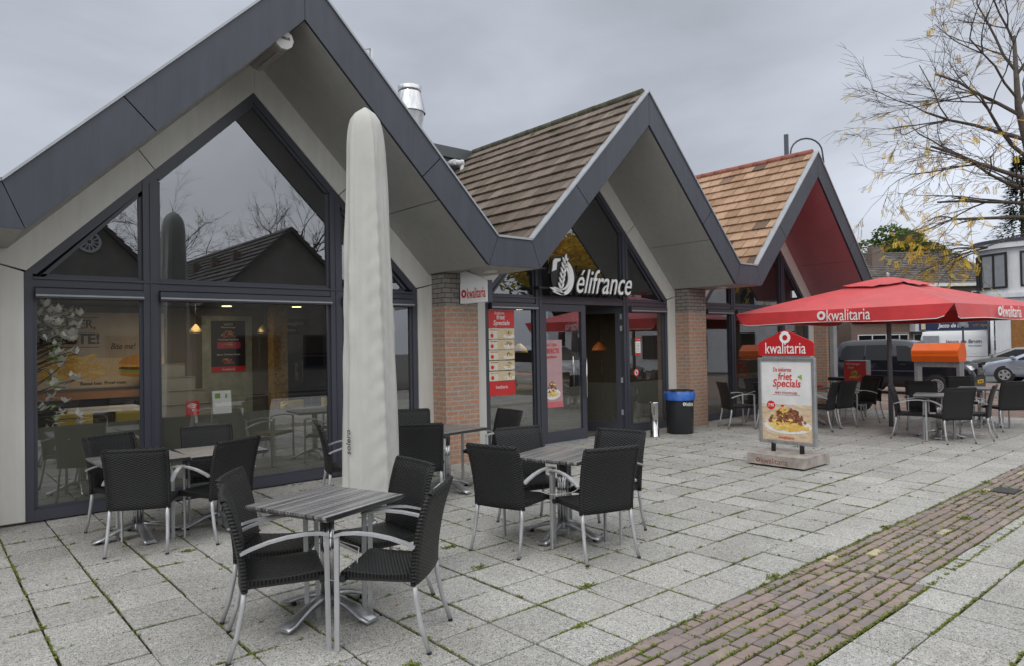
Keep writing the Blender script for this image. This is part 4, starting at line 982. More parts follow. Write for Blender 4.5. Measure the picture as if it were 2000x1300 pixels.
for q in range(8):
    a = q * math.pi / 4; rad = hd * .99 if q % 2 == 0 else hd * .7071 * .96; dx, dy = math.cos(a), math.sin(a)
    b = MB(); b.tube([(dx * .06, dy * .06, ZA - .06), (dx * rad, dy * rad, Z0 - .03 if q % 2 == 0 else Z0 - .06)], .02, 4, sq=(.02, .03)); r_ = b.build('rib', m_fascia, t)
    b = MB(); b.tube([(dx * .08, dy * .08, 2.16), (dx * rad * .5, dy * rad * .5, ZA - (ZA - Z0) * .5 - .08)], .012, 4, sq=(.018, .02)); b.build('strut', m_fascia, r_)
# lettering on the two hems that face the camera (local sides 1 and 2 run between corners 1-2 and 2-3)
for sd_, fr_, w_ in ((1, .425, .98), (2, .40, .98)):
    a, c = cor[sd_], cor[(sd_ + 1) % 4]; al = (c - a).normalized(); outw = Vector((al.y, -al.x, 0))
    if outw.dot(a + c) < 0: outw = -outw
    p = a.lerp(c, fr_) * .972 + outw * .035; xd = al if al.cross(Vector((0, 0, 1))).dot(outw) > 0 else -al
    kwal(val, m_whiteprint, frame_at((p.x, p.y, Z0 - .205), xd, (0, 0, 1)), w_, .20)

# ---------------- bin, ashtray, advertising stand
t = empty('waste_bin', (10.86, 7.80, 0), 0, 'round black waste bin with a blue bag folded over its rim', 'bin')
b = MB(); b.lathe([(.235, 0), (.24, .01), (.262, .74), (.262, .76)], 32, mod=lambda u, z: 1); b.build('body', mat('bin_plastic', (.022, .024, .027), .42), t)
b = MB(); b.lathe([(.285, .62), (.292, .66), (.284, .72), (.275, .775), (.262, .79), (.25, .77), (.245, .5)], 60, cap=False, mod=lambda u, z: 1 + .018 * math.sin(u * 6.283 * 9) + .012 * math.sin(u * 6.283 * 17 + z * 20) + (.05 * math.sin(u * 6.283 * 2 + 1) if z < .70 and z > .6 else 0)); b.build('bag', m_blue, t)
b = MB(); b.lathe([(.268, .755), (.272, .775), (.262, .80), (.20, .80), (.2, .78)], 32); b.build('rim', m_black, t)
lb = empty('label_plate'); bpy.data.objects.remove(lb)
aa = R(238); kwal(t, m_whiteprint, frame_at((.268 * math.cos(aa) - .06, .268 * math.sin(aa) + .02, .52), (math.cos(aa + math.pi / 2), math.sin(aa + math.pi / 2), 0), (0, 0, 1)), .20, .075, ring=True)
t = empty('ashtray_post', (10.10, 7.80, 0), 0, 'slim polished steel ashtray post left of the waste bin', 'ashtray')
b = MB(); b.lathe([(.086, 0), (.086, .015), (.078, .02), (.078, .60), (.083, .605), (.083, .625), (.06, .63)], 28); b.build('body', m_chrome, t)
b = MB(); b.tube([(-.065, -.045, .40), (-.065, -.045, .55)], .006, 6); b.build('slot', m_black, t)
t = empty('advertising_stand', (9.1, 4.77, 0), 0, 'freestanding poster stand with a red gabled header on a wooden block', 'sign')
random.seed(8)
b = MB()
for q in range(5): b.box(-.355 + q * .143, -.355 + q * .143 + .138, -.40, .41, .135, .16, bev=.003)
b.box(-.36, .36, -.405, .415, .022, .134, bev=.003); base = b.build('wooden_base', mat('weathered_wood', (.36, .32, .29), .85, 0, .3, 7, bump=.5, bscale=50), t)
b = MB(); b.box(-.33, .33, -.36, .37, 0, .021); b.build('base_foot', m_black, base)
kwal(base, mat('burnt_red_stencil', (.22, .06, .05), .8), facX(-.361, .28, .045), .46, .075, thick=.001)
for y in (-.20, .21):
    b = MB(); b.tube([(0, y, .16), (0, y, .29)], .026, 12); [b.tube([(0, y, .165 + k * .016), (0, y, .173 + k * .016)], .033, 12) for k in range(8)]; b.build('spring_post', m_black, t)
b = MB(); y0_, y1_, z0_, z1_ = -.41, .41, .27, 1.46; w = .048
b.box(-.03, .03, y0_, y0_ + w, z0_, z1_, bev=.008); b.box(-.03, .03, y1_ - w, y1_, z0_, z1_, bev=.008); b.box(-.029, .029, y0_ + w - .005, y1_ - w + .005, z0_, z0_ + w, bev=.008); b.box(-.029, .029, y0_ + w - .005, y1_ - w + .005, z1_ - w, z1_, bev=.008); b.build('poster_frame', m_alu, t)
b = MB(); b.box(-.012, .012, y0_ + w, y1_ - w, z0_ + w, z1_ - w); pst = b.build('poster_sheet', mat('poster_paper', (.74, .74, .74), .35), t)
X_ = -.0125; q_ = lambda y, z, x=X_: facX(x, y, z); Wd = (y1_ - y0_) - 2 * w
Y1 = y1_ - w
lowp = MB(); lowp.box(X_ - .0008, X_, y0_ + w, Y1, z0_ + w, z0_ + w + .50)
def sandmat():
    n = NB('sand_print'); v = n.coord((1, 3, 9)); c = n.ramp(n.noise(v, 3, 3), [(.3, (.50, .36, .22)), (.55, (.68, .54, .38)), (.75, (.80, .70, .56))]); n.base(c, .4, 0, .5); return n.m
lowp.build('picture_ground', sandmat(), pst)
text_mesh('lettering', 'De lekkerste', m_redprint, .26, .055, q_(Y1 - .18, 1.27, X_ - .001) , pst, shear=.1)
text_mesh('lettering', 'friet', m_redprint, .20, .10, q_(Y1 - .25, 1.155, X_ - .001), pst, bold=.012, shear=.12)
text_mesh('lettering', 'Specials', m_redprint, .40, .14, q_(Y1 - .17, 1.025, X_ - .001), pst, bold=.012, shear=.15)
text_mesh('lettering', 'FRIET STOOFVLEES', m_redprint, .32, .026, q_(Y1 - .20, .965, X_ - .001), pst)
sheet('text_line', pst, q_(Y1 - .16, .945, X_ - .001), 0, 0, .40, .006, mat('grey_print', (.25, .25, .25)), .0008, .0006)
b = MB(); b.disc((X_ - .002, Y1 - .135, .80), .062, 'x', 24, 0, .002); b.build('price_disc', m_redprint, pst)
text_mesh('lettering', '7.95', m_whiteprint, .085, .042, q_(Y1 - .095, .78, X_ - .0035), pst, bold=.02, shear=.15)
b = MB(); b.prism([(Y1 - .33, .80), (Y1 - .30, .775), (Y1 - .275, .80), (Y1 - .285, .815), (Y1 - .303, .805), (Y1 - .32, .817)], X_ - .002, X_ - .001, 'x'); b.build('heart', m_redprint, pst)
b = MB(); b.prism([(Y1 - .52, 1.20), (Y1 - .585, 1.235), (Y1 - .59, 1.16)], X_ - .002, X_ - .001, 'x'); b.build('leaf_mark', mf['green'], pst)
food(pst, q_(Y1 - .045, .42, X_ - .0015), .655, .40, 190, seed=21, sauce=1.1)
text_mesh('lettering', 'kwalitaria', m_redprint, .22, .04, q_(Y1 - .24, .345, X_ - .0015), pst, shear=.1)
b = MB(); b.prism([(-.39, 1.485), (.39, 1.485), (.395, 1.50), (.395, 1.655), (.375, 1.68), (.06, 1.815), (.02, 1.825), (-.02, 1.825), (-.06, 1.815), (-.375, 1.68), (-.395, 1.655), (-.395, 1.50)], -.015, .015, 'x'); hd_ = b.build('header_board', m_red, t)
b = MB(); b.box(-.02, .02, -.34, .34, 1.458, 1.486); b.build('header_rail', m_alu, t)
b = MB(); b.disc((-.017, 0, 1.735), .078, 'x', 28, .038, .004); b.build('emblem', m_whiteprint, hd_)
text_mesh('lettering', 'kwalitaria', m_whiteprint, .58, .155, facX(-.016, .29, 1.515), hd_, bold=0, space=1.0)
# ================================================================ THINGS INSIDE THE CAFE
W_ = lambda x, y, z: facY(x, y, z)
t = empty('wall_poster', (.95, 11.98, 1.16), 0, 'wide cream wall poster of chips and a burger inside the left window', 'poster')
M_ = facY(0, 0, 0); sheet('sheet', t, M_, 0, 0, 2.1, 1.12, mat('poster_cream', (.46, .40, .33), .7, 0, .1, 3)); sheet('table_picture', t, M_, 0, .02, 2.1, .45, mf['sand'], .0008, .0006)
text_mesh('lettering', 'ALLER, ALLER,', m_blackprint, 1.05, .15, M_ @ Matrix.Translation((.10, .86, .001)), t, bold=.01)
text_mesh('lettering', 'LEKKERSTE!', m_blackprint, 1.10, .16, M_ @ Matrix.Translation((.10, .66, .001)), t, bold=.035)
sheet('rule', t, M_, .1, 1.04, 1.2, 1.05, m_blackprint, .0012, .0006); sheet('rule', t, M_, .1, .61, 1.2, .62, m_blackprint, .0012, .0006)
text_mesh('lettering', 'Bite me!', m_blackprint, .34, .09, M_ @ Matrix.Translation((1.35, .58, .001)), t, shear=.3)
text_mesh('lettering', 'Bestel hier. Proef meer.', m_blackprint, .62, .05, M_ @ Matrix.Translation((.95, .05, .0012)), t, bold=.02)
food(t, M_ @ Matrix.Translation((.35, .08, .001)), 1.0, .52, 90, kinds=('chip', 'chip2'), seed=31, plate=False)
b = MB()
for ci, (zz, rw, rh, c_) in enumerate(((.20, .26, .05, 4), (.25, .27, .035, 3), (.29, .27, .035, 2), (.33, .28, .03, 1), (.36, .26, .13, 0))):
    b.cm = c_; P_ = [(1.72 + rw * math.cos(a), zz + (rh * math.sin(a) if (math.sin(a) > 0 or ci < 4) else .2 * rh * math.sin(a)), .0014 + ci * .0003) for a in [k * math.pi / 12 for k in range(24)]]; i = b.verts(P_); b.face(range(i, i + 24))
o = b.build('burger_picture', [mf['bun'], mf['chip'], mf['meat'], mf['green'], mf['bun']], t); o.data.transform(M_)
t = empty('chicken_poster', (3.76, 11.955, 1.33), 0, 'tall black menu poster with red band inside the large left window', 'poster')
sheet('sheet', t, M_, 0, 0, .56, .84, m_blackprint); sheet('band', t, M_, 0, 0, .56, .09, m_redprint, .0008, .0006); sheet('band', t, M_, .1, .39, .48, .50, mat('magenta_print', (.5, .03, .10), .5), .0008, .0006)
for tx, zz, ww in (('HOT!', .76, .14), ('Hotwings', .71, .24), ('Hotwings Knakant', .52, .34), ('Spicy Chicken Bites', .27, .38), ('kwalitaria', .025, .2)): text_mesh('lettering', tx, m_whiteprint, ww, .035, M_ @ Matrix.Translation((.28 - ww / 2, zz, .001)), t)
for zz, sd_ in ((.56, 41), (.38, 42), (.12, 43)): food(t, M_ @ Matrix.Translation((.14, zz, .0012)), .28, .14, 40, kinds=('meat2', 'tom', 'bun'), seed=sd_, plate=False)
t = empty('bakery_board', (4.75, 11.98, 1.95), 0, 'dark bakery menu board with white script inside the big window', 'sign'); sheet('sheet', t, M_, 0, 0, .72, .26, m_blackprint); text_mesh('lettering', 'La Boulangerie', m_whiteprint, .55, .09, M_ @ Matrix.Translation((.08, .13, .001)), t, shear=.3); text_mesh('lettering', 'Délifrance', m_whiteprint, .28, .05, M_ @ Matrix.Translation((.2, .04, .001)), t, shear=.2)
tag(MB().box(.9, 5.9, 11.99, 12.1, .02, 2.38).build('display_wall', mat('display_wall', (.13, .115, .095), .8)), 'brown grey inner wall behind the posters', 'wall')
tag(MB().box(.95, 3.1, 11.7, 11.985, 1.02, 1.12).build('wall_shelf', mat('shelf_wood', (.38, .17, .06), .5)), 'long orange wooden shelf beneath the chips poster', 'shelf')
t = empty('pale_board', (3.62, 11.965, .3), 0, 'tall pale greenish board behind the black chicken poster', 'board'); b = MB(); b.box(0, .82, 0, .02, 0, 1.95); b.build('board', mat('pale_board', (.30, .33, .27), .7, 0, .25, 6), t)
t = empty('ochre_pillar', (4.62, 11.3, .02), 0, 'rough ochre pillar inside the big left window', 'pillar'); b = MB(); b.box(-.12, .12, -.12, .12, 0, 2.37); b.build('shaft', mat('ochre_plaster', (.26, .17, .06), .9, 0, .45, 22, bump=.6, bscale=30), t)
t = empty('dark_cabinet', (5.25, 11.7, .02), 0, 'dark cabinet beneath the steam oven', 'cabinet'); b = MB(); b.box(-.45, .45, -.28, .25, 0, .97, bev=.01); b.build('body', m_black, t); b = MB(); b.box(-.42, -.01, -.295, -.281, .06, .9); b.build('door', m_glassdark, t); b = MB(); b.box(.01, .42, -.295, -.281, .06, .9); b.build('door', m_glassdark, t)
t = empty('side_table', (2.05, 11.3, .02), 0, 'white framed side table in front of the wooden shelf', 'table'); b = MB(); b.box(-.45, .45, -.2, .2, .84, .90); b.build('table_top', m_whiteprint, t)
for x in (-.42, .42):
    for y in (-.17, .17): b = MB(); b.box(x - .025, x + .025, y - .025, y + .025, 0, .839); b.build('leg', m_whiteprint, t)
for x, lab in ((3.15, 'small brass pendant lamp over the white shelves'), (4.15, 'small brass pendant lamp before the ochre pillar')):
    t = empty('small_pendant', (x, 10.7, 1.95), 0, lab, 'lamp'); b = MB(); b.lathe([(.09, 0), (.085, .04), (.03, .10), (.012, .12)], 16, cap=False); b.build('shade', mat('brass_shade', (.35, .25, .1), .35, .7), t); b = MB(); b.tube([(0, 0, .12), (0, 0, .44)], .004, 5); b.build('cord', m_black, t); b = MB(); b.lathe([(.02, .01), (.03, .03), (.015, .06)], 10); b.build('bulb', m_lamp_on, t)
t = empty('steam_oven', (5.25, 11.7, 1.0), 0, 'black steam oven with glass door inside the cafe', 'oven'); b = MB(); b.box(-.35, .35, -.25, .25, 0, .62); b.build('body', m_black, t); b = MB(); b.box(-.15, .3, -.262, -.251, .08, .55); b.build('door', m_glassdark, t)
text_mesh('lettering', 'CHEFTOP', m_whiteprint, .30, .05, frame_at((-.22, -.252, .15), (0, 0, 1), (-1, 0, 0)), t); b = MB(); b.box(-.16, .31, -.275, -.263, .56, .58); b.box(-.16, -.14, -.275, -.263, .1, .5); b.build('handle', m_chrome, t)
t = empty('white_steps', (2.75, 10.9, 0), 0, 'white stepped display shelves inside the big left window', 'shelves')
for q in range(6): b = MB(); b.box(-.1 + .0, 1.05 - q * .11, q * .14, q * .14 + .13, .3 + q * .2, .5 + q * .2 - .012); b.box(-.1, 1.05 - q * .11, q * .14 - .01, q * .14 + .12, .49 + q * .2, .5 + q * .2); b.build('shelf', mat('shelf_white', (.24, .24, .22), .6), t)
b = MB(); b.box(-.1, .9, .2, .8, 0.02, .29); b.build('base', m_wall_dark, t)
def inner_chair():
    t = empty('upholstered_chair'); b = MB(); b.box(-.22, .22, -.2, .22, .42, .50, bev=.02); b.build('seat', m_yellowseat, t)
    b = MB(); b.box(-.22, .22, -.25, -.19, .50, .90, bev=.025); b.build('backrest', m_yellowseat, t)
    for x in (-.19, .19):
        for y in (-.19, .19): b = MB(); b.tube([(x, y, .42), (x * 1.08, y * 1.08, .022)], .014, 6); b.build('leg', m_black, t)
    return t
IC = inner_chair()
for x, y, r_, lab in ((2.25, 10.3, 170, 'yellow chair behind the mullion of the left window'), (4.55, 10.2, 200, 'yellow chair at the inner table in the middle of the big left window'), (5.35, 10.5, 190, 'yellow chair at the right end of the big left window'), (1.6, 11.0, 10, 'yellow chair in front of the wooden shelf'), (3.9, 9.9, 60, 'yellow chair next to the white shelves')):
    o = IC if not used.get('ic') else copy_tree(IC); used['ic'] = 1; o.location = (x, y, 0); o.rotation_euler.z = R(r_); tag(o, lab, 'chair', 'yellow chairs inside the cafe')
def inner_table():
    t = empty('dining_table'); b = MB(); b.box(-.40, .40, -.38, .38, .72, .75, bev=.005); b.build('table_top', mat('dark_top', (.06, .055, .05), .35), t); b = MB(); b.tube([(0, 0, .03), (0, 0, .72)], .035, 10); b.box(-.25, .25, -.25, .25, .022, .04); b.build('stand', m_black, t); return t
IT = inner_table()
for x, y, lab in ((1.5, 10.2, 'dark dining table behind the white silk flowers'), (3.1, 9.5, 'dark dining table holding the wifi and menu cards'), (4.9, 9.5, 'dark dining table at the right of the big left window'), (13.4, 10.2, 'dark dining table inside the far window')):
    o = IT if not used.get('it') else copy_tree(IT); used['it'] = 1; o.location = (x, y, 0); tag(o, lab, 'table', 'dark dining tables inside the cafe')
tag(MB().box(.93, 5.2, YW + .12, YW + .34, .88, .92).build('window_ledge', m_wall_dark), 'dark ledge running inside the left windows behind the frosted band', 'ledge')
t = empty('wifi_card', (2.44, YW + .22, .92), 0, 'small red card with a white wifi symbol behind the glass', 'card'); b = MB(); b.box(0, .15, -.003, .003, .0, .19); b.build('card', m_redprint, t); b = MB()
for r_ in (.03, .05, .07): b.disc((.075, -.004, .09), r_, 'y', 12, r_ - .01, .001, a0=R(45), a1=R(150))
b.disc((.075, -.004, .085), .009, 'y', 8, 0, .001); b.build('symbol', m_whiteprint, t)
t = empty('table_menu_card', (2.74, YW + .2, .92), 0, 'white folded menu card standing beside the red wifi card', 'card'); b = MB(); b.prism([(0, 0), (.05, 0), (.03, .29), (.02, .29)], 0, .22, 'x'); b.build('card', m_whiteprint, t); b = MB(); b.box(.03, .09, .012, .016, .2, .26); b.box(.15, .17, .012, .016, .2, .25); b.build('picture', mf['green'], t)
# silk magnolia branches
t = empty('silk_magnolia', (.98, YW + .22, .02), 0, 'spray of white silk magnolia branches at the left edge of the left window', 'artificial plant')
random.seed(15); br = MB(); fl = MB(); gl_ = MB()
br.tube([(-.05, 0, 0), (-.04, .02, 1.2), (-.06, 0, 2.1)], .018, 6)
for q in range(40):
    z = random.uniform(.75, 2.1); ex = random.uniform(.08, .42); P_ = [Vector((-.05, 0, z - .1)), Vector((ex * .5, random.uniform(-.06, .06), z)), Vector((ex, random.uniform(-.1, .08), z + random.uniform(-.05, .1)))]; br.tube(P_, .005, 4)
    e_ = P_[-1]
    for c_ in [e_] + ([P_[1]] if random.random() < .6 else []):
        s_ = random.uniform(.065, .10)
        for k in range(7):
            a = k * .9 + random.random() * .4; el_ = random.uniform(-.3, 1.2); d = Vector((math.cos(a) * math.cos(el_), math.sin(a) * math.cos(el_), math.sin(el_))); sd2 = d.cross(Vector((0, 0, 1))).normalized() * s_ * .34
            i = fl.verts([c_, c_ + d * s_ * .6 + sd2, c_ + d * s_ * 1.25, c_ + d * s_ * .6 - sd2]); fl.face((i, i + 1, i + 2, i + 3))
    for k in range(1):
        c_ = P_[1] + Vector([random.uniform(-.05, .05) for _ in range(3)]); i = gl_.verts([c_, c_ + Vector((.02, .01, .02)), c_ + Vector((.05, 0, .01)), c_ + Vector((.02, -.01, -.01))]); gl_.face((i, i + 1, i + 2, i + 3))
br.build('stems', m_bark, t); fl.build('blossoms', m_petal, t); gl_.build('leaves', mf['green'], t)
# serving counter, lamps seen through the entrance
t = empty('serving_counter', (9.6, 11.2, 0), 0, 'pale serving counter inside behind the open entrance', 'counter'); b = MB(); b.box(-1.6, 1.5, -.3, .3, .02, 1.05); b.build('front', mat('counter_front', (.30, .30, .27), .6), t); b = MB(); b.box(-1.65, 1.55, -.35, .35, 1.051, 1.09); b.build('worktop', m_wood, t)
for x, y, lab in ((8.75, 9.9, 'straw coloured pendant lamp behind the closed door leaf'), (11.0, 9.9, 'orange pendant lamp behind the window right of the entrance')):
    t = empty('pendant_lamp', (x, y, 1.55), 0, lab, 'lamp'); b = MB(); b.lathe([(.16, 0), (.14, .06), (.06, .14), (.02, .17)], 20, cap=False); b.build('shade', mat('lamp_shade_' + str(int(x)), (.62, .45, .16) if x < 9 else (.55, .16, .03), .5), t); b = MB(); b.tube([(0, 0, .17), (0, 0, .84)], .004, 5); b.build('cord', m_black, t); b = MB(); b.lathe([(.03, .04), (.045, .07), (.02, .1)], 10); b.build('bulb', m_lamp_w, t)

# ================================================================ VEHICLES
def interp(pts, x):
    if x <= pts[0][0]: return pts[0][1]
    for (a, va), (c, vb) in zip(pts, pts[1:]):
        if x <= c: return va + (vb - va) * (x - a) / (c - a)
    return pts[-1][1]
def vehicle(name, label, cat, loc, rz, paint, top, plan, belt, wheels, wr, windows, shield, group=None, tumble=.30, zb=.24, rimmat=None, extra=None, spokes=5, plate=None):
    """top: (x,z) silhouette rear to front; plan: (x,half width); windows: side polygons (x,z); shield: (x0,x1) span of the windscreen"""
    t = empty(name, loc, rz, label, cat, group)
    x0, x1 = top[0][0], top[-1][0]
    def hw(x, z):
        w = interp(plan, x)
        if z < zb + .22: w *= 1 - .07 * ((zb + .22 - z) / .22) ** 2
        return w - tumble * max(0, z - belt) - .25 * max(0, .06 - abs(z - belt)) * 0
    b = MB(); xs = sorted(set([round(x0 + (x1 - x0) * i / 44, 4) for i in range(45)] + [p[0] for p in top])); rr = []
    for x in xs:
        zt = interp(top, x); zs = [zb + (zt - .07 - zb) * k / 8 for k in range(9)]; side = [(hw(x, z), z) for z in zs] + [(hw(x, zt) * .965, zt - .025), (hw(x, zt) * .90, zt), (hw(x, zt) * .45, zt + .012)]
        rr.append(b.verts([(x, -y, z) for y, z in side] + [(x, y, z) for y, z in side[::-1]]))
    m = 24
    for A, B_ in zip(rr, rr[1:]):
        for i in range(m): j = (i + 1) % m; b.face((A + i, A + j, B_ + j, B_ + i), True)
    b.face([rr[0] + i for i in range(m)]); b.face([rr[-1] + i for i in range(m)][::-1])
    body = b.build('body', paint, t)
    for s in (-1, 1):
        for poly in windows:
            g = MB(); n = len(poly); cx_ = sum(p[0] for p in poly) / n; cz_ = sum(p[1] for p in poly) / n
            # fine fan so that the pane follows the body
            pts = []
            for (a, c) in zip(poly, poly[1:] + poly[:1]): pts += [(a[0] + (c[0] - a[0]) * k / 4, a[1] + (c[1] - a[1]) * k / 4) for k in range(4)]
            ctr = g.verts([(cx_, s * (hw(cx_, cz_) + .006), cz_)]); i = g.verts([(x, s * (hw(x, z) + .006), z) for x, z in pts]); mm = len(pts)
            for k in range(mm): g.face((ctr, i + k, i + (k + 1) % mm), True)
            g.build('side_window', m_glassdark, t)
    g = MB(); q = []
    for k in range(7):
        x = shield[0] + (shield[1] - shield[0]) * k / 6; zt = interp(top, x); w = hw(x, zt) * .86; q.append(g.verts([(x + .006, w * u, zt + .012 + .004) for u in (-1, -.5, 0, .5, 1)]))
    for A, B_ in zip(q, q[1:]):
        for i in range(4): g.face((A + i, A + i + 1, B_ + i + 1, B_ + i), True)
    g.build('windscreen', m_glassdark, t)
    for wx in wheels:
        for s in (-1, 1):
            W0 = interp(plan, wx); w_ = empty('wheel'); w_.parent = t; w_.location = (wx, s * (W0 - .085), wr)
            b = MB(); b.disc((0, s * .083, 0), wr + .055, 'y', 28, 0, .012); b.build('wheel_arch', m_black, w_)
            b = MB(); 
            for (ra, ya), (rb, yb) in zip([(wr * .66, .10), (wr * .93, .105), (wr, .085), (wr, -.09)], [(wr * .93, .105), (wr, .085), (wr, -.09), (wr * .5, -.09)]):
                i = b.verts([(ra * math.cos(k * math.pi / 14), s * ya, ra * math.sin(k * math.pi / 14)) for k in range(28)] + [(rb * math.cos(k * math.pi / 14), s * yb, rb * math.sin(k * math.pi / 14)) for k in range(28)])
                for k in range(28): j = (k + 1) % 28; b.face((i + k, i + j, i + 28 + j, i + 28 + k), True)
            b.build('tyre', m_rubber, w_)
            b = MB(); b.disc((0, s * .092, 0), wr * .67, 'y', 28, wr * .58, .02); b.disc((0, s * .095, 0), wr * .16, 'y', 14, 0, .02)
            for k in range(spokes):
                a = 2 * math.pi * k / spokes; ca, sa = math.cos(a), math.sin(a); wd = .30 / spokes * wr * 2; P_ = [(wr * .12, -wd), (wr * .6, -wd * 1.4), (wr * .6, wd * 1.4), (wr * .12, wd)]
                i = b.verts([(r_ * ca - q_2 * sa, s * .10, r_ * sa + q_2 * ca) for r_, q_2 in P_]); b.face((i, i + 1, i + 2, i + 3))
            b.build('rim', rimmat or m_rim, w_)
            b = MB(); b.disc((0, s * .086, 0), wr * .64, 'y', 24, 0, .004); b.build('brake_shadow', m_black, w_)
    mx_, mz_ = (shield[1] - .12), belt + .10
    for s in (-1, 1):
        b = MB(); W0 = hw(mx_, mz_); b.box(mx_ - .06, mx_ + .10, s * (W0 + .10) - .08, s * (W0 + .10) + .08, mz_ - .06, mz_ + .07, bev=.03); b.build('wing_mirror', paint if paint is not m_blackcar else m_black, t)
    zf = interp(top, x1 - .35)
    for s in (-1, 1):
        xh = x1 - .14; W0 = interp(plan, xh)
        b = MB(); i = b.verts([(x1 - .02, s * (interp(plan, x1 - .02) * .72), zf - .16), (x1 - .03, s * (interp(plan, x1 - .03) * .98 + .004), zf - .20), (x1 - .42, s * (interp(plan, x1 - .42) + .006), zf - .03), (x1 - .30, s * (interp(plan, x1 - .3) * .93 + .01), zf + .004), (x1 - .08, s * (interp(plan, x1 - .08) * .75), zf - .055)]); b.face(range(i, i + 5)); b.build('headlight', mat('headlight_glass', (.62, .64, .66), .12, .3), t)
        b = MB(); b.box(x0 - .004, x0 + .05, s * (interp(plan, x0 + .1) - .16) - .07, s * (interp(plan, x0 + .1) - .16) + .07, belt - .25, belt + .05); b.build('tail_light', m_redprint, t)
    wf_ = interp(plan, x1 - .05)
    b = MB(); b.box(x1 - .05, x1 + .012, -wf_ * .42, wf_ * .42, zf - .36, zf - .15, bev=.01); gr = b.build('grille', m_black, t); b = MB(); [b.box(x1 + .0125, x1 + .018, -wf_ * .4, wf_ * .4, zf - .345 + k * .04, zf - .335 + k * .04) for k in range(5)]; b.box(x1 + .012, x1 + .02, -wf_ * .44, wf_ * .44, zf - .15, zf - .135); b.box(x1 + .0185, x1 + .024, -.025, .025, zf - .29, zf - .2); b.build('chrome_bar', m_trim, gr)
    b = MB(); b.box(x1 - .02, x1 + .022, -.26, .26, zb + .16, zb + .27); pl = b.build('number_plate', mat('plate_yellow', (.75, .48, .02), .4), t)
    if plate: text_mesh('lettering', plate, m_blackprint, .40, .07, frame_at((x1 + .023, -.2, zb + .18), (0, 1, 0), (0, 0, 1)), pl, bold=.02)
    b = MB(); 
    for s in (-1, 1):
        P_ = [(x, s * (hw(x, belt - .33) + .004), belt - .33) for x in [wheels[0] + wr + .15 + (wheels[1] - wheels[0] - 2 * wr - .3) * k / 6 for k in range(7)]]; b.tube(P_, .012, 4, sq=(.012, .035))
    b.build('side_moulding', m_trim if paint is not m_blackcar else m_fascia, t)
    b = MB()
    for s in (-1, 1):
        for hx in (.1, -.85): b.box(hx, hx + .18, s * (hw(hx, belt - .12)) - .012, s * (hw(hx, belt - .12)) + .03, belt - .14, belt - .10, bev=.008)
    b.build('door_handle', paint, t)
    return t
plan_s = lambda L_, w: [(-L_ / 2, w * .80), (-L_ / 2 + .15, w * .93), (-L_ / 2 + .6, w), (L_ / 2 - 1.0, w), (L_ / 2 - .35, w * .93), (L_ / 2 - .1, w * .80), (L_ / 2, w * .62)]
vehicle('black_van', 'black people carrier van parked side on behind the orange letterbox', 'van', (26.05, 9.25, gz(25.6)), R(-90), m_blackcar,
        [(-2.1, 1.30), (-2.06, 1.62), (-1.95, 1.76), (-1.7, 1.82), (-.4, 1.85), (.2, 1.80), (.42, 1.74), (1.22, 1.17), (1.55, 1.10), (1.95, .98), (2.1, .82), (2.15, .62)],
        plan_s(4.3, .93), 1.12, (-1.38, 1.18), .325,
        [[(-1.92, 1.14), (-1.88, 1.5), (-1.72, 1.64), (-1.08, 1.66), (-1.08, 1.14)], [(-1.04, 1.14), (-1.04, 1.66), (-.18, 1.67), (-.18, 1.14)], [(.02, 1.12), (-.06, 1.64), (.28, 1.62), (.90, 1.22), (.98, 1.10)]], (.48, 1.18), spokes=16, plate='27-XG-7')
vehicle('silver_hatchback', 'silver blue hatchback with alloy wheels at the right edge of the picture', 'car', (35.75, 7.35, gz(35)), R(90), m_silver,
        [(-2.1, .80), (-2.05, 1.0), (-1.9, 1.18), (-1.45, 1.42), (-.6, 1.51), (-.1, 1.49), (.15, 1.42), (1.05, 1.02), (1.3, .97), (1.85, .84), (2.02, .70), (2.1, .55)],
        plan_s(4.2, .88), .95, (-1.3, 1.27), .325,
        [[(-1.5, .99), (-1.35, 1.28), (-.75, 1.38), (-.72, .97)], [(-.66, .97), (-.68, 1.39), (-.1, 1.39), (.75, 1.02), (.8, .95)]], (.2, 1.05), plate='52-RH-TZ')
vehicle('grey_hatchback', 'grey hatchback parked behind the silver car, half hidden by a post', 'car', (45.3, 10.6, gz(44)), R(90), m_greycar,
        [(-2.1, .80), (-2.05, 1.0), (-1.9, 1.2), (-1.45, 1.42), (-.6, 1.48), (-.1, 1.46), (.15, 1.38), (1.0, 1.0), (1.3, .95), (1.85, .82), (2.02, .70), (2.1, .55)],
        plan_s(4.2, .88), .95, (-1.3, 1.27), .315,
        [[(-1.5, .99), (-1.35, 1.28), (-.75, 1.38), (-.72, .97)], [(-.66, .97), (-.68, 1.37), (-.1, 1.36), (.7, 1.02), (.75, .95)]], (.2, 1.05))
t = vehicle('white_delivery_van', 'white delivery van with blue lettering in front of the bicycle shop', 'van', (50.9, 14.3, gz(50)), R(-90 + 12), m_whitecar,
        [(-2.7, 2.1), (-2.6, 2.42), (-2.3, 2.46), (.8, 2.46), (1.1, 2.36), (1.95, 1.35), (2.4, 1.15), (2.6, .95), (2.7, .6)],
        plan_s(5.4, 1.0), 1.25, (-1.7, 1.75), .34, [[(.95, 1.30), (.95, 1.95), (1.25, 1.95), (1.75, 1.35)]], (1.15, 1.95), tumble=.10)
text_mesh('lettering', 'Jacco de Bruin', m_navy, 1.9, .26, frame_at((-1.3, -1.0, 1.72), (1, 0, 0), (0, 0, 1)), t, bold=.01, thick=.02)
text_mesh('lettering', 'RIJWIELEN', m_navy, .7, .08, frame_at((-.1, -1.0, 1.55), (1, 0, 0), (0, 0, 1)), t, thick=.02)
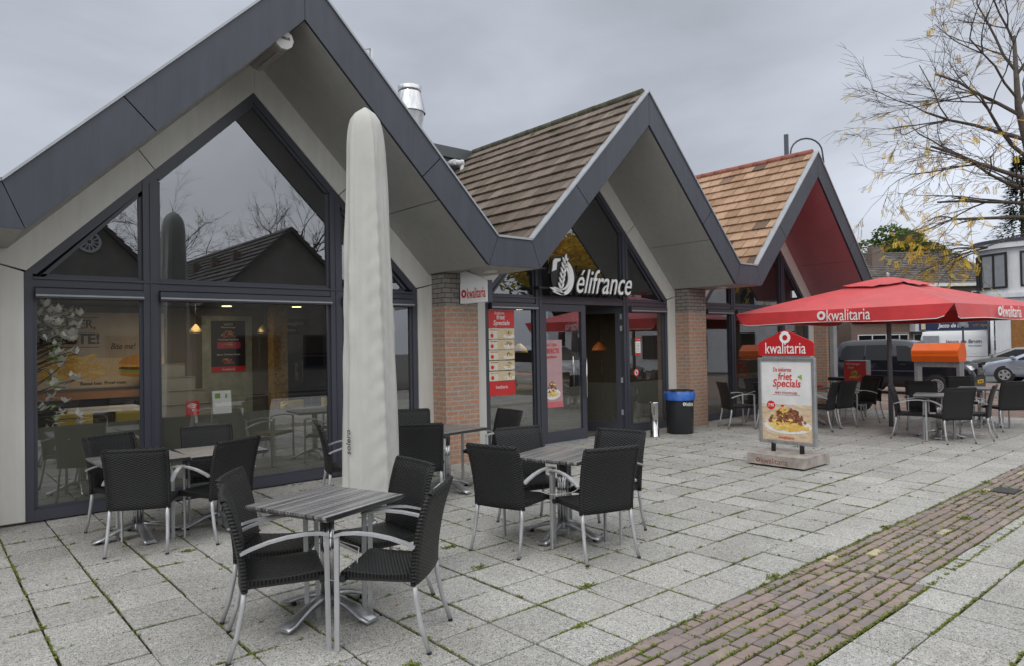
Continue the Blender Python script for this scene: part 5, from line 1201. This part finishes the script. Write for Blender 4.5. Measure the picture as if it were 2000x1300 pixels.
b = MB(); b.box(-2.55, -1.65, -1.012, -.99, 1.0, 2.25); b.build('grey_panel', mat('grey_wrap', (.25, .26, .28), .4), t)
vehicle('dark_car', 'roof of a dark parked car seen above the black van', 'car', (41.2, 15.6, gz(41)), R(-90), m_blackcar,
        [(-2.1, 1.0), (-2.0, 1.25), (-1.5, 1.52), (-.6, 1.62), (-.1, 1.60), (.2, 1.5), (1.05, 1.05), (1.85, .9), (2.1, .55)], plan_s(4.2, .88), 1.0, (-1.3, 1.27), .32, [[(-1.5, 1.05), (-1.3, 1.4), (-.1, 1.45), (.75, 1.08), (.8, 1.0)]], (.25, 1.05))
# cars standing on the near side of the street (they show in the cafe glass)
vehicle('white_car', 'white small off-roader parked on the street beside the terrace', 'car', (17.6, -1.2, 0), R(90), m_whitecar,
        [(-2.1, .9), (-2.0, 1.3), (-1.8, 1.5), (-.6, 1.62), (.1, 1.58), (1.0, 1.08), (1.85, .95), (2.1, .6)], plan_s(4.2, .9), 1.02, (-1.3, 1.27), .35, [[(-1.5, 1.06), (-1.35, 1.42), (-.1, 1.48), (.7, 1.1), (.75, 1.03)]], (.15, .98))
vehicle('dark_estate_car', 'dark estate car parked on the street near the terrace', 'car', (21.0, -2.2, -.14), R(90), m_blackcar,
        [(-2.2, .8), (-2.15, 1.2), (-1.8, 1.42), (-.6, 1.48), (.1, 1.44), (1.0, 1.0), (1.95, .85), (2.2, .6)], plan_s(4.4, .9), .96, (-1.35, 1.32), .32, [[(-1.7, 1.0), (-1.5, 1.32), (-.1, 1.36), (.7, 1.02), (.75, .96)]], (.15, .98))

# delivery scooter with its insulated box
t = empty('delivery_scooter', (16.8, 7.62, 0), R(100), 'white delivery scooter with a red poster box behind the terrace tables', 'scooter')
for wx in (-.62, .66): b = MB(); b.tube([(wx + .17 * math.cos(a), 0, .22 + .17 * math.sin(a)) for a in [k * math.pi / 10 for k in range(21)]], .055, 8); w_ = b.build('wheel', m_rubber, t); b = MB(); b.disc((wx, 0, .22), .12, 'y', 18, 0, .05); b.build('hub', m_alu, w_)
b = MB(); b.box(-.75, -.05, -.15, .15, .42, .70, bev=.06); b.box(-.1, .45, -.14, .14, .26, .34, bev=.02); b.prism([(.42, .3), (.52, .3), (.66, 1.0), (.52, 1.02)], -.17, .17); b.build('body', m_white, t)
b = MB(); b.tube([(.66, 0, .22), (.56, 0, 1.02)], .03, 8); b.tube([(.56, -.3, 1.05), (.56, .3, 1.05)], .014, 6); b.build('handlebar', m_black, t)
b = MB(); b.box(-.5, .1, -.13, .13, .70, .78, bev=.03); b.build('seat', m_black, t)
bx = MB(); bx.box(-.78, -.30, -.22, .24, .70, 1.18, bev=.01); bo = bx.build('delivery_box', mat('box_grey', (.16, .17, .18), .5), t)
bp_ = MB(); bp_.box(-.77, -.31, .2405, .246, .71, 1.17); o = bp_.build('box_poster', m_redprint, bo)
mF = frame_at((-.32, .247, 1.02), (-1, 0, 0), (0, 0, 1)); text_mesh('lettering', 'Wij bezorgen', m_whiteprint, .30, .06, mF @ Matrix.Translation((.03, .05, 0)), o, shear=.2, thick=.001); text_mesh('lettering', 'thuis!', m_whiteprint, .14, .05, mF @ Matrix.Translation((.06, -.02, 0)), o, shear=.2, thick=.001)
food(o, frame_at((-.36, .2465, .74), (-1, 0, 0), (0, 0, 1)), .36, .24, 60, kinds=('bun', 'chip', 'green', 'meat2'), seed=77, plate=False)
for s in (-.1, .1): b = MB(); b.disc((-.785, s, .85), .035, 'x', 14, 0, .01); b.build('reflector', m_redprint, bo)

# orange letterbox
t = empty('street_letterbox', (19.25, 6.12, gz(19.25)), 0, 'bright orange letterbox on a grey steel frame by the street', 'letterbox')
b = MB(); b.prism([(-.24, 1.16), (.24, 1.16), (.30, 1.28), (.30, 1.42), (.20, 1.62), (-.08, 1.62), (-.30, 1.44), (-.30, 1.30)], -.52, .52, 'y'); bd_ = b.build('box', m_orange, t)
b = MB(); b.box(-.303, -.2995, -.50, .50, 1.372, 1.385); b.build('flap_line', mat('orange_dark', (.45, .06, .006), .5), bd_)
b = MB(); b.box(-.16, .16, -.50, -.43, 0, 1.155); b.box(-.16, .16, .43, .50, 0, 1.155); b.box(-.161, .161, -.43, .43, 1.03, 1.155); b.build('frame', m_alu, t)

# ================================================================ STREET BACKDROP BUILDINGS
def winframe(b_, g_, x0, x1, z0, z1, y, fw_=.07, mull=0):
    b_.box(x0, x0 + fw_, y - .04, y + .03, z0, z1); b_.box(x1 - fw_, x1, y - .04, y + .03, z0, z1); b_.box(x0 + fw_, x1 - fw_, y - .04, y + .03, z0, z0 + fw_); b_.box(x0 + fw_, x1 - fw_, y - .04, y + .03, z1 - fw_, z1)
    for k in range(mull): xm = x0 + (x1 - x0) * (k + 1) / (mull + 1); b_.box(xm - fw_ / 2, xm + fw_ / 2, y - .04, y + .03, z0 + fw_, z1 - fw_)
    i = g_.verts([(x0 + fw_, y, z0 + fw_), (x1 - fw_, y, z0 + fw_), (x1 - fw_, y, z1 - fw_), (x0 + fw_, y, z1 - fw_)]); g_.face((i, i + 1, i + 2, i + 3))
def roofplane(b_, p0, ux, un, nrow, ncol, ex, tw, nrm, clip=None, seed=1):
    rnd = random.Random(seed)
    for i in range(nrow):
        for j in range(ncol):
            u0_, u1_, v0_, v1_ = j * tw, (j + 1) * tw - .012, i * ex, (i + 1) * ex
            if clip and not clip((u0_ + u1_) / 2, v1_): continue
            b_.ct = rnd.random(); q = []
            for (v, lo, hi) in ((v0_, 0, .01), (v1_, .03, .06)):
                for u in (u0_, u1_):
                    for zz in (lo, hi): q.append(p0 + ux * u + un * v + nrm * zz)
            b_.hexa([q[0], q[2], q[6], q[4], q[1], q[3], q[7], q[5]])
sh = empty('bicycle_shop', (61.2, 22.4, -.6), R(-41), 'brick house with a dark tiled hipped roof and a bicycle shop below', 'building')
b = MB(); b.box(-3.5, 9.2, 0, 8, 3.75, 6.3); b.build('upper_wall', m_brickfar, sh)
b = MB(); b.box(-3.5, 9.2, .6, 8, 0, 3.75); b.build('shop_wall', m_brickfar, sh)
b = MB(); b.box(-3.9, 9.6, -.45, 8.45, 6.3, 6.62); b.build('eaves', m_white, sh)
b = MB(); run = 4.45; ris = 2.95; sl_ = math.hypot(run, ris); un = Vector((0, -run / sl_, -ris / sl_)); nr = Vector((0, -ris / sl_, run / sl_))
roofplane(b, Vector((-4, 4.0, 6.55 + ris)), Vector((1, 0, 0)), un, 17, 46, sl_ / 17, .30, nr, clip=lambda u, v: u - 4 < 6.4 + (v / sl_) * 3.3, seed=5)
hv = Vector((3.3, -run, -ris)); 
i = b.verts([(6.35, 4.0, 6.5 + ris), (9.7, -.45, 6.5), (9.7, 8.45, 6.5)]); b.ct = .4; b.face((i, i + 1, i + 2)); i = b.verts([(-4, 4.0, 6.5 + ris), (6.35, 4, 6.5 + ris), (9.7, 8.45, 6.5), (-4, 8.45, 6.5)]); b.face((i, i + 1, i + 2, i + 3)); i = b.verts([(-4, 4.0, 6.5 + ris), (6.35, 4, 6.5 + ris), (9.7, -.45, 6.52), (-4, -.45, 6.52)]); b.face((i, i + 1, i + 2, i + 3))
rf_ = b.build('roof', m_fartile, sh)
b = MB(); b.tube([(-4, 4, 9.55), (6.4, 4, 9.55), (9.7, -.45, 6.6)], .12, 8); b.build('ridge', m_fartile, rf_)
b = MB(); b.box(-.9, .1, 2.0, 2.8, 7.5, 9.95); ch = b.build('chimney', m_brickfar, sh)
b = MB(); b.box(1.3, 9.4, -.25, .55, 2.65, 3.6); b.build('canopy', m_plaster, sh)
b = MB(); b.box(1.6, 9.3, -.30, -.255, 2.72, 3.42); sgn = b.build('shop_sign', m_navy, sh)
text_mesh('lettering', 'Jacco de Bruin', m_whiteprint, 2.5, .45, facY(3.1, -.31, 2.82), sgn, bold=.03, shear=.2)
text_mesh('lettering', 'UW RIJWIELSPECIALIST', mat('gold_print', (.5, .33, .12), .5), 3.0, .26, facY(5.95, -.31, 2.92), sgn)
b = MB(); b.box(1.75, 2.1, -.31, -.301, 2.8, 3.3); b.build('emblem_left', mf['sand'], sgn); b = MB(); b.box(9.0, 9.28, -.31, -.301, 2.74, 3.4); b.build('emblem_right', mf['tom'], sgn)
b = MB(); b.disc((4.2, -.32, 3.72), .28, 'y', 24, .22, .03); b.disc((5.0, -.32, 3.72), .28, 'y', 24, .22, .03); b.tube([(4.2, -.32, 3.72), (4.45, -.32, 4.0), (4.85, -.32, 3.98), (5.0, -.32, 3.72)], .03, 6); b.tube([(4.2, -.32, 3.72), (4.6, -.32, 3.7), (4.85, -.32, 3.98)], .03, 6); b.build('bicycle_emblem', m_whiteprint, sh)
fb, gb = MB(), MB()
for x0_, x1_ in ((-3.0, -.6), (-.3, 1.2), (1.6, 4.2), (4.5, 6.9), (7.1, 9.0)):
    fb, gb = MB(), MB(); winframe(fb, gb, x0_, x1_, .25, 2.55, .58, .08, 1); f_ = fb.build('shop_window', m_plaster, sh); gb.build('pane', m_glassdark, f_)
for x0_ in (-2.5, .3, 3.2, 6.1):
    fb, gb = MB(), MB(); winframe(fb, gb, x0_, x0_ + 1.6, 4.4, 5.9, -.02, .08, 1); f_ = fb.build('window', m_white, sh); gb.build('pane', m_glassdark, f_)
# row of shops further left (seen between the far pillar and the van)
s2 = empty('corner_shop', (48.0, 30.5, -.4), R(-41), 'low brick shop with awnings seen between the far pillar and the bicycle shop', 'building')
b = MB(); b.box(-5, 9, 0, 7, 0, 4.2); b.build('wall', m_brickfar, s2); b = MB(); b.box(-5.2, 9.2, -.2, 7.2, 4.2, 4.45); b.build('roof_edge', m_plaster, s2)
for k in range(5):
    fb, gb = MB(), MB(); winframe(fb, gb, -4.5 + k * 2.7, -2.3 + k * 2.7, .3, 2.5, -.02, .08, 1); f_ = fb.build('shop_window', [m_wood, m_plaster, m_wood, m_black, m_plaster][k], s2); gb.build('pane', m_glassdark, f_)
b = MB(); b.box(-5, 9, -.5, -.02, 2.65, 3.2); b.build('fascia_sign', m_fascia, s2)

# white rounded building at the right edge
wb = empty('white_rounded_building', (48.4, 13.6, -.35), R(-90), 'white rendered two storey building with a rounded corner at the right edge', 'building')
def rounded(x0_, x1_, y0_, y1_, r, n=14):
    P_ = [(x1_, y0_), (x1_, y1_), (x0_, y1_), (x0_, y0_ + r)]
    return P_ + [(x0_ + r - r * math.cos(a), y0_ + r - r * math.sin(a)) for a in [math.pi / 2 * k / n for k in range(1, n + 1)]]
b = MB(); b.prism(rounded(0, 14, 0, 10, 2.2), 4.45, 7.1, 'z'); b.build('upper_wall', m_plaster, wb)
b = MB(); b.prism(rounded(-.28, 14.3, -.28, 10.3, 2.4), 7.1, 7.42, 'z'); b.build('cornice', m_plaster, wb)
b = MB(); b.prism(rounded(-.33, 14.35, -.33, 10.35, 2.45), 7.42, 7.62, 'z'); b.build('roof_edge', m_fascia, wb)
b = MB(); b.prism(rounded(-.22, 14.2, -.22, 10.2, 2.4), 4.2, 4.45, 'z'); b.build('ledge', m_plaster, wb)
b = MB(); b.prism(rounded(0, 14, 0, 10, 2.2), 3.1, 4.2, 'z'); b.build('lintel_wall', m_plaster, wb)
b = MB(); b.box(1.25, 2.0, .0, 1.0, 0, 3.1); b.build('pillar', m_plaster, wb)
b = MB(); b.box(2.01, 14, .12, .3, 0, 3.09); b.build('timber_cladding', m_wood, wb)
b = MB(); b.box(.6, 13.8, 3.0, 9.8, 0, 3.1); b.build('recessed_shop', m_brickfar, wb)
b = MB(); b.tube([(1.1, -.05, 0), (1.1, -.05, 3.1)], .09, 10); b.build('downpipe', m_plaster, wb); b = MB(); b.tube([(.85, .25, 0), (.85, .25, 3.1)], .07, 8); b.build('steel_post', m_fascia, wb)
for a0_, a1_ in ((.98, .58), (.54, .06)):
    fb, gb = MB(), MB(); r = 2.2
    pt = lambda a, rr_: (2.2 - rr_ * math.sin(a * math.pi / 2), 2.2 - rr_ * math.cos(a * math.pi / 2))
    (xa, ya), (xb, yb) = pt(a0_, 2.34), pt(a1_, 2.34); d = Vector((xb - xa, yb - ya, 0)); L_ = d.length; d.normalize(); nrm = Vector((d.y, -d.x, 0))
    mloc = frame_at((xa, ya, 0), d, (0, 0, 1)) @ Matrix.Rotation(R(0), 4, 'X')
    winframe(fb, gb, 0, L_, 4.75, 6.85, -.06, .12, 1); rotm = Matrix.Translation((xa, ya, 0)) @ Matrix.Rotation(math.atan2(d.y, d.x), 4, 'Z')
    f_ = fb.build('window', m_black, wb); g_ = gb.build('pane', mat('pale_curtain', (.26, .27, .28), .12), f_); f_.data.transform(rotm); g_.data.transform(rotm)
for x0_ in (2.55, 5.2, 8): fb, gb = MB(), MB(); winframe(fb, gb, x0_, x0_ + .95, 4.8, 6.85, -.01, .1); f_ = fb.build('window', m_black, wb); gb.build('pane', mat('pale_curtain', (.26, .27, .28), .12), f_)

# street furniture by the road
t = empty('street_lamp', (30.4, 15.7, gz(30)), R(-30), 'grey street lamp with a hooked arm right of the far gable', 'street lamp')
b = MB(); b.tube([(0, 0, 0), (0, 0, 7.0)], .075, 8); b.build('pole', m_fascia, t); b = MB(); b.tube([(0, 0, 6.9), (-.12, 0, 7.0), (-.28, 0, 6.9), (-.35, 0, 6.5), (-.36, 0, 5.4)], .025, 6); b.build('arm', m_fascia, t); b = MB(); b.lathe([(.03, .25), (.13, .15), (.17, 0), (.12, -.18), (.0, -.22)], 14, (-.36, 0, 5.2)); b.build('lantern', m_white, t)
t = empty('parking_sign', (33.0, 18.9, gz(33)), R(-41), 'blue and white parking sign beyond the black van', 'sign')
b = MB(); b.tube([(0, 0, 0), (0, 0, 2.6)], .03, 6); b.build('pole', m_alu, t); b = MB(); b.box(-.18, .18, -.05, -.03, 2.35, 2.65); b.build('plate', m_blue, t); b = MB(); b.box(-.3, .3, -.05, -.03, 1.75, 2.32); b.build('sub_plate', m_white, t); text_mesh('lettering', 'P', m_whiteprint, .12, .2, facY(-.06, -.052, 2.4), t); text_mesh('lettering', 'kenteken', m_blackprint, .4, .1, facY(-.2, -.052, 2.1), t)
t = empty('grey_cabinet_post', (43.5, 12.6, gz(43)), R(-41), 'grey round signal cabinet on a thin pole in front of the white van', 'post')
b = MB(); b.tube([(0, 0, 0), (0, 0, 3.6)], .05, 8); b.build('pole', m_fascia, t); b = MB(); b.lathe([(.21, 2.55), (.22, 2.6), (.22, 3.25), (.2, 3.3)], 18); b.build('cabinet', mat('cabinet_grey', (.25, .28, .31), .4), t)

# ================================================================ VEGETATION
def leafball(name, parent, mtl, c, rad, n, size, seed, lumps=26, flat=1.0):
    """many leaf clumps spread through an uneven crown"""
    rnd = random.Random(seed); b = MB(); L_ = []
    for _ in range(lumps):
        d = Vector((rnd.gauss(0, 1), rnd.gauss(0, 1), rnd.gauss(0, .8))).normalized(); k = rnd.uniform(.35, .88)
        L_.append((Vector((d.x * rad[0] * k, d.y * rad[1] * k, abs(d.z) * rad[2] * k - .25 * rad[2])), rnd.uniform(.22, .42), rnd.random()))
    for _ in range(n):
        o_, r_, tn = rnd.choice(L_); d = Vector((rnd.gauss(0, 1), rnd.gauss(0, 1), rnd.gauss(0, 1))).normalized(); rr_ = r_ * rnd.uniform(.72, 1.04)
        p = Vector(c) + o_ + Vector((d.x * rad[0] * rr_, d.y * rad[1] * rr_, d.z * rad[2] * rr_ * flat)); s_ = size * rnd.uniform(.6, 1.3)
        a = Vector((rnd.gauss(0, 1), rnd.gauss(0, 1), rnd.gauss(0, .6))).normalized(); e2 = a.cross(Vector((rnd.gauss(0, 1), rnd.gauss(0, 1), rnd.gauss(0, 1)))).normalized()
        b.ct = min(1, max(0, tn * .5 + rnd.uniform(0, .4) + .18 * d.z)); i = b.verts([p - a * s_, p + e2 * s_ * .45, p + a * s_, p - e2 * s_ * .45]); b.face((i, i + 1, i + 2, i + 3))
    return b.build(name, mtl, parent)
def limbs(b, p, d, ln, r, lev, rnd, ends, droop=0, spread=.55):
    k = 4; P_ = [p]; q = p.copy(); dd = d.copy()
    for _ in range(k):
        dd = (dd + Vector((rnd.uniform(-.22, .22), rnd.uniform(-.22, .22), rnd.uniform(-.16, .16) - droop * .10))).normalized(); q = q + dd * ln / k; P_.append(q.copy())
    b.tube(P_, [r * (1 - .5 * i / k) for i in range(k + 1)], 6 if r > .04 else (4 if r > .012 else 3), cap=False)
    if lev == 0: ends.append((P_[-1], dd, P_)); return
    for c in range(rnd.choice((3, 4)) if lev > 1 else rnd.choice((3, 4, 5))):
        i = rnd.randint(1, k); a = (dd + Vector((rnd.uniform(-1, 1), rnd.uniform(-1, 1), rnd.uniform(-.7, .7))) * spread * 1.3).normalized(); limbs(b, P_[i], a, ln * rnd.uniform(.50, .80), max(.0055, r * .55 * (1 - .08 * i)), lev - 1, rnd, ends, droop, spread)
def sprays(b, ends, rnd, keep, nl=9, size=.055):
    for (e_, dd, P_) in ends:
        if rnd.random() > keep(e_): continue
        for _ in range(rnd.choice((1, 2, 3))):
            st = P_[rnd.randint(1, len(P_) - 1)]; ax = (dd * .6 + Vector((rnd.uniform(-1, 1), rnd.uniform(-1, 1), rnd.uniform(-1.1, .1)))).normalized(); sd2 = ax.cross(Vector((0, 0, 1))).normalized(); tn = rnd.random()
            for k in range(nl):
                for s in (-1, 1):
                    c_ = st + ax * (.03 + k * .026); l_ = sd2 * s * size * rnd.uniform(.7, 1.1) + Vector((0, 0, -.012)); w_ = ax * .011; b.ct = min(1, max(0, tn * .7 + rnd.uniform(0, .3)))
                    i = b.verts([c_, c_ + l_ * .5 + w_, c_ + l_, c_ + l_ * .5 - w_]); b.face((i, i + 1, i + 2, i + 3))
# honey locust at the right edge, trunk just outside the frame
rnd = random.Random(12)
t = empty('honey_locust', (20.95, 4.25, gz(21)), 0, 'nearly bare locust tree with sparse yellow leaves reaching in from the right', 'tree')
b = MB(); ends = []
b.tube([(0, 0, 0), (.05, -.02, 2), (-.02, .05, 3.6), (-.12, .12, 4.9), (-.2, .2, 6.0), (-.45, .38, 7.4), (-.35, .45, 9.2)], [.19, .16, .145, .125, .10, .075, .04], 10)
# towards the picture the crown reaches left: world direction (-.755,.656)
lv = Vector((-.755, .656, 0)); dv_ = Vector((.656, .755, 0))
for z, az_, el_, ln, r, lev in ((4.7, 0, .02, 2.0, .055, 3), (5.0, .5, .12, 1.9, .05, 3), (5.2, -.4, .25, 1.9, .05, 4), (5.6, .15, .30, 2.2, .06, 4), (6.1, -.2, .5, 2.1, .05, 4), (6.6, .35, .40, 2.1, .05, 4), (7.2, 0, .62, 2.0, .045, 4), (7.6, -.5, .6, 1.9, .04, 4), (8.3, .2, .9, 1.8, .04, 4), (9.0, 0, 1.2, 1.5, .035, 3), (6.3, 2.8, .3, 2.2, .05, 3), (7.4, 2.2, .5, 2.0, .05, 3), (5.4, -2.4, .3, 2.0, .05, 3), (8.2, -1.8, .8, 1.8, .04, 3)):
    d = (lv * math.cos(az_) + dv_ * math.sin(az_)) * math.cos(el_) + Vector((0, 0, math.sin(el_)))
    tz = [(0, 0, 0), (.05, -.02, 2), (-.02, .05, 3.6), (-.12, .12, 4.9), (-.2, .2, 6.0), (-.45, .38, 7.4), (-.35, .45, 9.2)]
    o_ = Vector((interp([(p[2], p[0]) for p in tz], z), interp([(p[2], p[1]) for p in tz], z), z)); limbs(b, o_, d, ln * 1.12, r, lev, rnd, ends, .45 if z < 6 else .05, .55)
b.build('trunk', m_bark, t)
lb_ = MB(); sprays(lb_, ends, rnd, lambda p: .60 if p.z < 5.0 else (.24 if p.z < 6.6 else .10), nl=8, size=.055)
lb_.build('crown', m_yleaf, t)
# the dense yellow bough in front of the tiled house
b = MB(); ends2 = []; rnd2 = random.Random(4)
for q in range(7): limbs(b, Vector((-1.0 + rnd2.uniform(-.2, .2), 1.0, 4.0)), (lv + Vector((0, 0, rnd2.uniform(-.35, .05)))).normalized(), 1.05, .018, 2, rnd2, ends2, .5, .5)
b.tube([(0, .02, 4.4), (-.5, .5, 4.25), (-1.0, 1.0, 4.0)], [.03, .02, .016], 5, cap=False); b.build('bough', m_bark, t)
lb_ = MB(); sprays(lb_, ends2, rnd2, lambda p: .8, nl=9, size=.055); lb_.build('bough_leaves', m_yleaf, t)
# green tree behind the tiled house
def tree(name, x, y, z0_, h, rad, mtl, label, n, size, seed, group=None, lumps=30):
    t = empty(name, (x, y, z0_), 0, label, 'tree', group); rn = random.Random(seed); b = MB(); b.tube([(0, 0, 0), (.1, 0, h * .3), (0, .1, h * .62)], [rad[0] * .07, rad[0] * .055, rad[0] * .03], 8)
    for q in range(7): a = q * .9; b.tube([(0, 0, h * .32), (rad[0] * .4 * math.cos(a), rad[1] * .4 * math.sin(a), h * .55), (rad[0] * .62 * math.cos(a), rad[1] * .62 * math.sin(a), h * .68)], [rad[0] * .03, rad[0] * .02, rad[0] * .01], 5)
    b.build('trunk', m_bark, t); leafball('crown', t, mtl, (0, 0, h - rad[2] * 1.0), rad, n, size, seed, lumps); return t
tree('broad_leaf_tree', 86.5, 30.9, -.6, 15.6, (5.8, 5.8, 4.6), m_gleaf, 'rounded dense green tree rising behind the tiled roof house', 16000, .27, 5)
t = empty('conifer', (60.5, 13.6, -.6), 0, 'tall dark conifer behind the white rounded building', 'tree'); b = MB(); b.tube([(0, 0, 0), (0, 0, 15)], [.3, .05], 8); b.build('trunk', m_bark, t)
rn = random.Random(9); b = MB()
for _ in range(9000):
    z = rn.uniform(2.5, 15.2); R_ = 2.9 * (1 - (z - 2) / 13.6) ** .75 * (1 + .28 * math.sin(z * 3.3)) + .15; a = rn.uniform(0, 6.283); R_ *= (1 + .25 * math.sin(a * 5 + z)); rr_ = R_ * rn.uniform(.5, 1) ; p = Vector((rr_ * math.cos(a), rr_ * math.sin(a), z - rr_ * .25)); d = Vector((math.cos(a), math.sin(a), rn.uniform(-.6, .2))).normalized() * rn.uniform(.18, .4); s2_ = Vector((-math.sin(a), math.cos(a), rn.uniform(-.4, .4))) * .08
    b.ct = rn.random(); i = b.verts([p - s2_, p + d, p + s2_]); b.face((i, i + 1, i + 2))
b.build('crown', m_conleaf, t)
# houses and trees across the square, mirrored in the cafe glass
def gable_house(name, x, y, hw_, zr, ze, ln, label, vent=False, mtl=None, chim=0, winz=2.2):
    t = empty(name, (x, y, 0), 0, label, 'building'); mtl = mtl or m_wallh
    b = MB(); b.prism([(-hw_, 0), (hw_, 0), (hw_, ze), (0, zr - .15), (-hw_, ze)], -ln, 0); b.build('wall', mtl, t)
    for s in (-1, 1):
        b = MB(); b.prism([(0, zr), (s * (hw_ + .25), ze - .25 * (zr - ze) / hw_), (s * (hw_ + .25), ze - .25 * (zr - ze) / hw_ - .12), (0, zr - .14)], -ln - .2, .25); b.build('roof', m_roofh, t)
        d = Vector((s * hw_, 0, ze - zr)); l_ = d.length; d.normalize(); r2 = MB(); nrm = Vector((s * (zr - ze), 0, hw_)).normalized()
        roofplane(r2, Vector((0, .25, zr)), Vector((0, -1, 0)), d, int(l_ / .33), int(ln / .5), .33, .5, nrm, seed=3); r2.build('roof_tiles', m_fartile, t)
    if vent: b = MB(); b.disc((-.0, .02, zr - .95), .34, 'y', 24, .26, .08); [b.box(-.02, .02, .0, .05, .06, .27, m=Matrix.Translation((0, 0, zr - .95)) @ Matrix.Rotation(k * math.pi / 6, 4, 'Y')) for k in range(12)]; b.build('round_vent', m_plaster, t)
    for q in range(chim): b = MB(); b.box(-1.35, -1.05, -2.6 - q * 2.6, -2.3 - q * 2.6, zr - 1.6, zr - .75); b.build('chimney', m_brickfar, t)
    for xx in (-hw_ * .55, hw_ * .1):
        fb, gb = MB(), MB(); winframe(fb, gb, xx, xx + hw_ * .42, .9, winz, -.02, .07, 1); rm_ = Matrix.Rotation(math.pi, 4, 'Z'); f_ = fb.build('window', m_fascia, t); g_ = gb.build('pane', m_glassdark, f_); f_.data.transform(rm_); g_.data.transform(rm_)
    return t
m_wallh = mat('dark_render', (.22, .21, .18), .85, 0, .22, 1.2); m_roofh = mat('roof_underlay', (.08, .075, .07), .9)
gable_house('gabled_house', 11.15, -9, 4.0, 6.34, 2.6, 13, 'rendered house with a tiled gable roof across the square', chim=3)
gable_house('gabled_hall', 4.3, -8.4, 3.2, 6.1, 2.9, 12, 'dark gabled hall with a round vent across the square', vent=True)
gable_house('long_house', -5.5, -10, 4.0, 5.6, 2.6, 12, 'low gabled house at the left across the square')
for x, y, sd_ in ((10.5, -24, 1), (16.5, -20, 2), (5.5, -26, 3)):
    t = empty('bare_tree', (x, y, 0), 0, {1: 'bare tree in the middle behind the square', 2: 'bare tree on the right behind the square', 3: 'bare tree on the left behind the square'}[sd_], 'tree', 'bare trees behind the square'); rn = random.Random(sd_); b = MB(); en = []; b.tube([(0, 0, 0), (0, .1, 4), (0, 0, 6.2)], [.22, .17, .13], 7)
    for q in range(7): limbs(b, Vector((0, 0, rn.uniform(4.2, 6.2))), Vector((rn.uniform(-1, 1), rn.uniform(-1, 1), rn.uniform(.6, 1.6))).normalized(), 2.9, .07, 4, rn, en, -.1)
    b.build('trunk', m_bark, t); lb_ = MB(); sprays(lb_, en, rn, lambda p: .04); lb_.build('crown', m_yleaf, t)
tree('yellow_tree', 22.4, -5.5, -.1, 8.2, (2.8, 2.8, 2.6), m_yleaf, 'yellow autumn tree across the street, mirrored in the entrance glass', 5000, .14, 17)
tree('street_tree', 30, -12, -.2, 9, (3.4, 3.4, 3), m_gleaf, 'green street tree beyond the parked cars', 5000, .18, 18)
sb = empty('street_block', (30, -4.5, -.3), R(-90), 'pale two storey street block facing the terrace', 'building'); b = MB(); b.box(-4, 18, 8, 16, 0, 6.4); b.build('wall', m_plaster, sb)
for k in range(6):
    for z in (.8, 3.7): fb, gb = MB(), MB(); winframe(fb, gb, -3 + k * 3.3, -1.2 + k * 3.3, z, z + 1.6, 7.98, .08, 1); f_ = fb.build('window', m_black, sb); gb.build('pane', m_glassdark, f_)
b = MB(); b.box(-4.2, 18.2, 7.8, 16.2, 6.4, 6.6); b.build('roof_edge', m_fascia, sb)
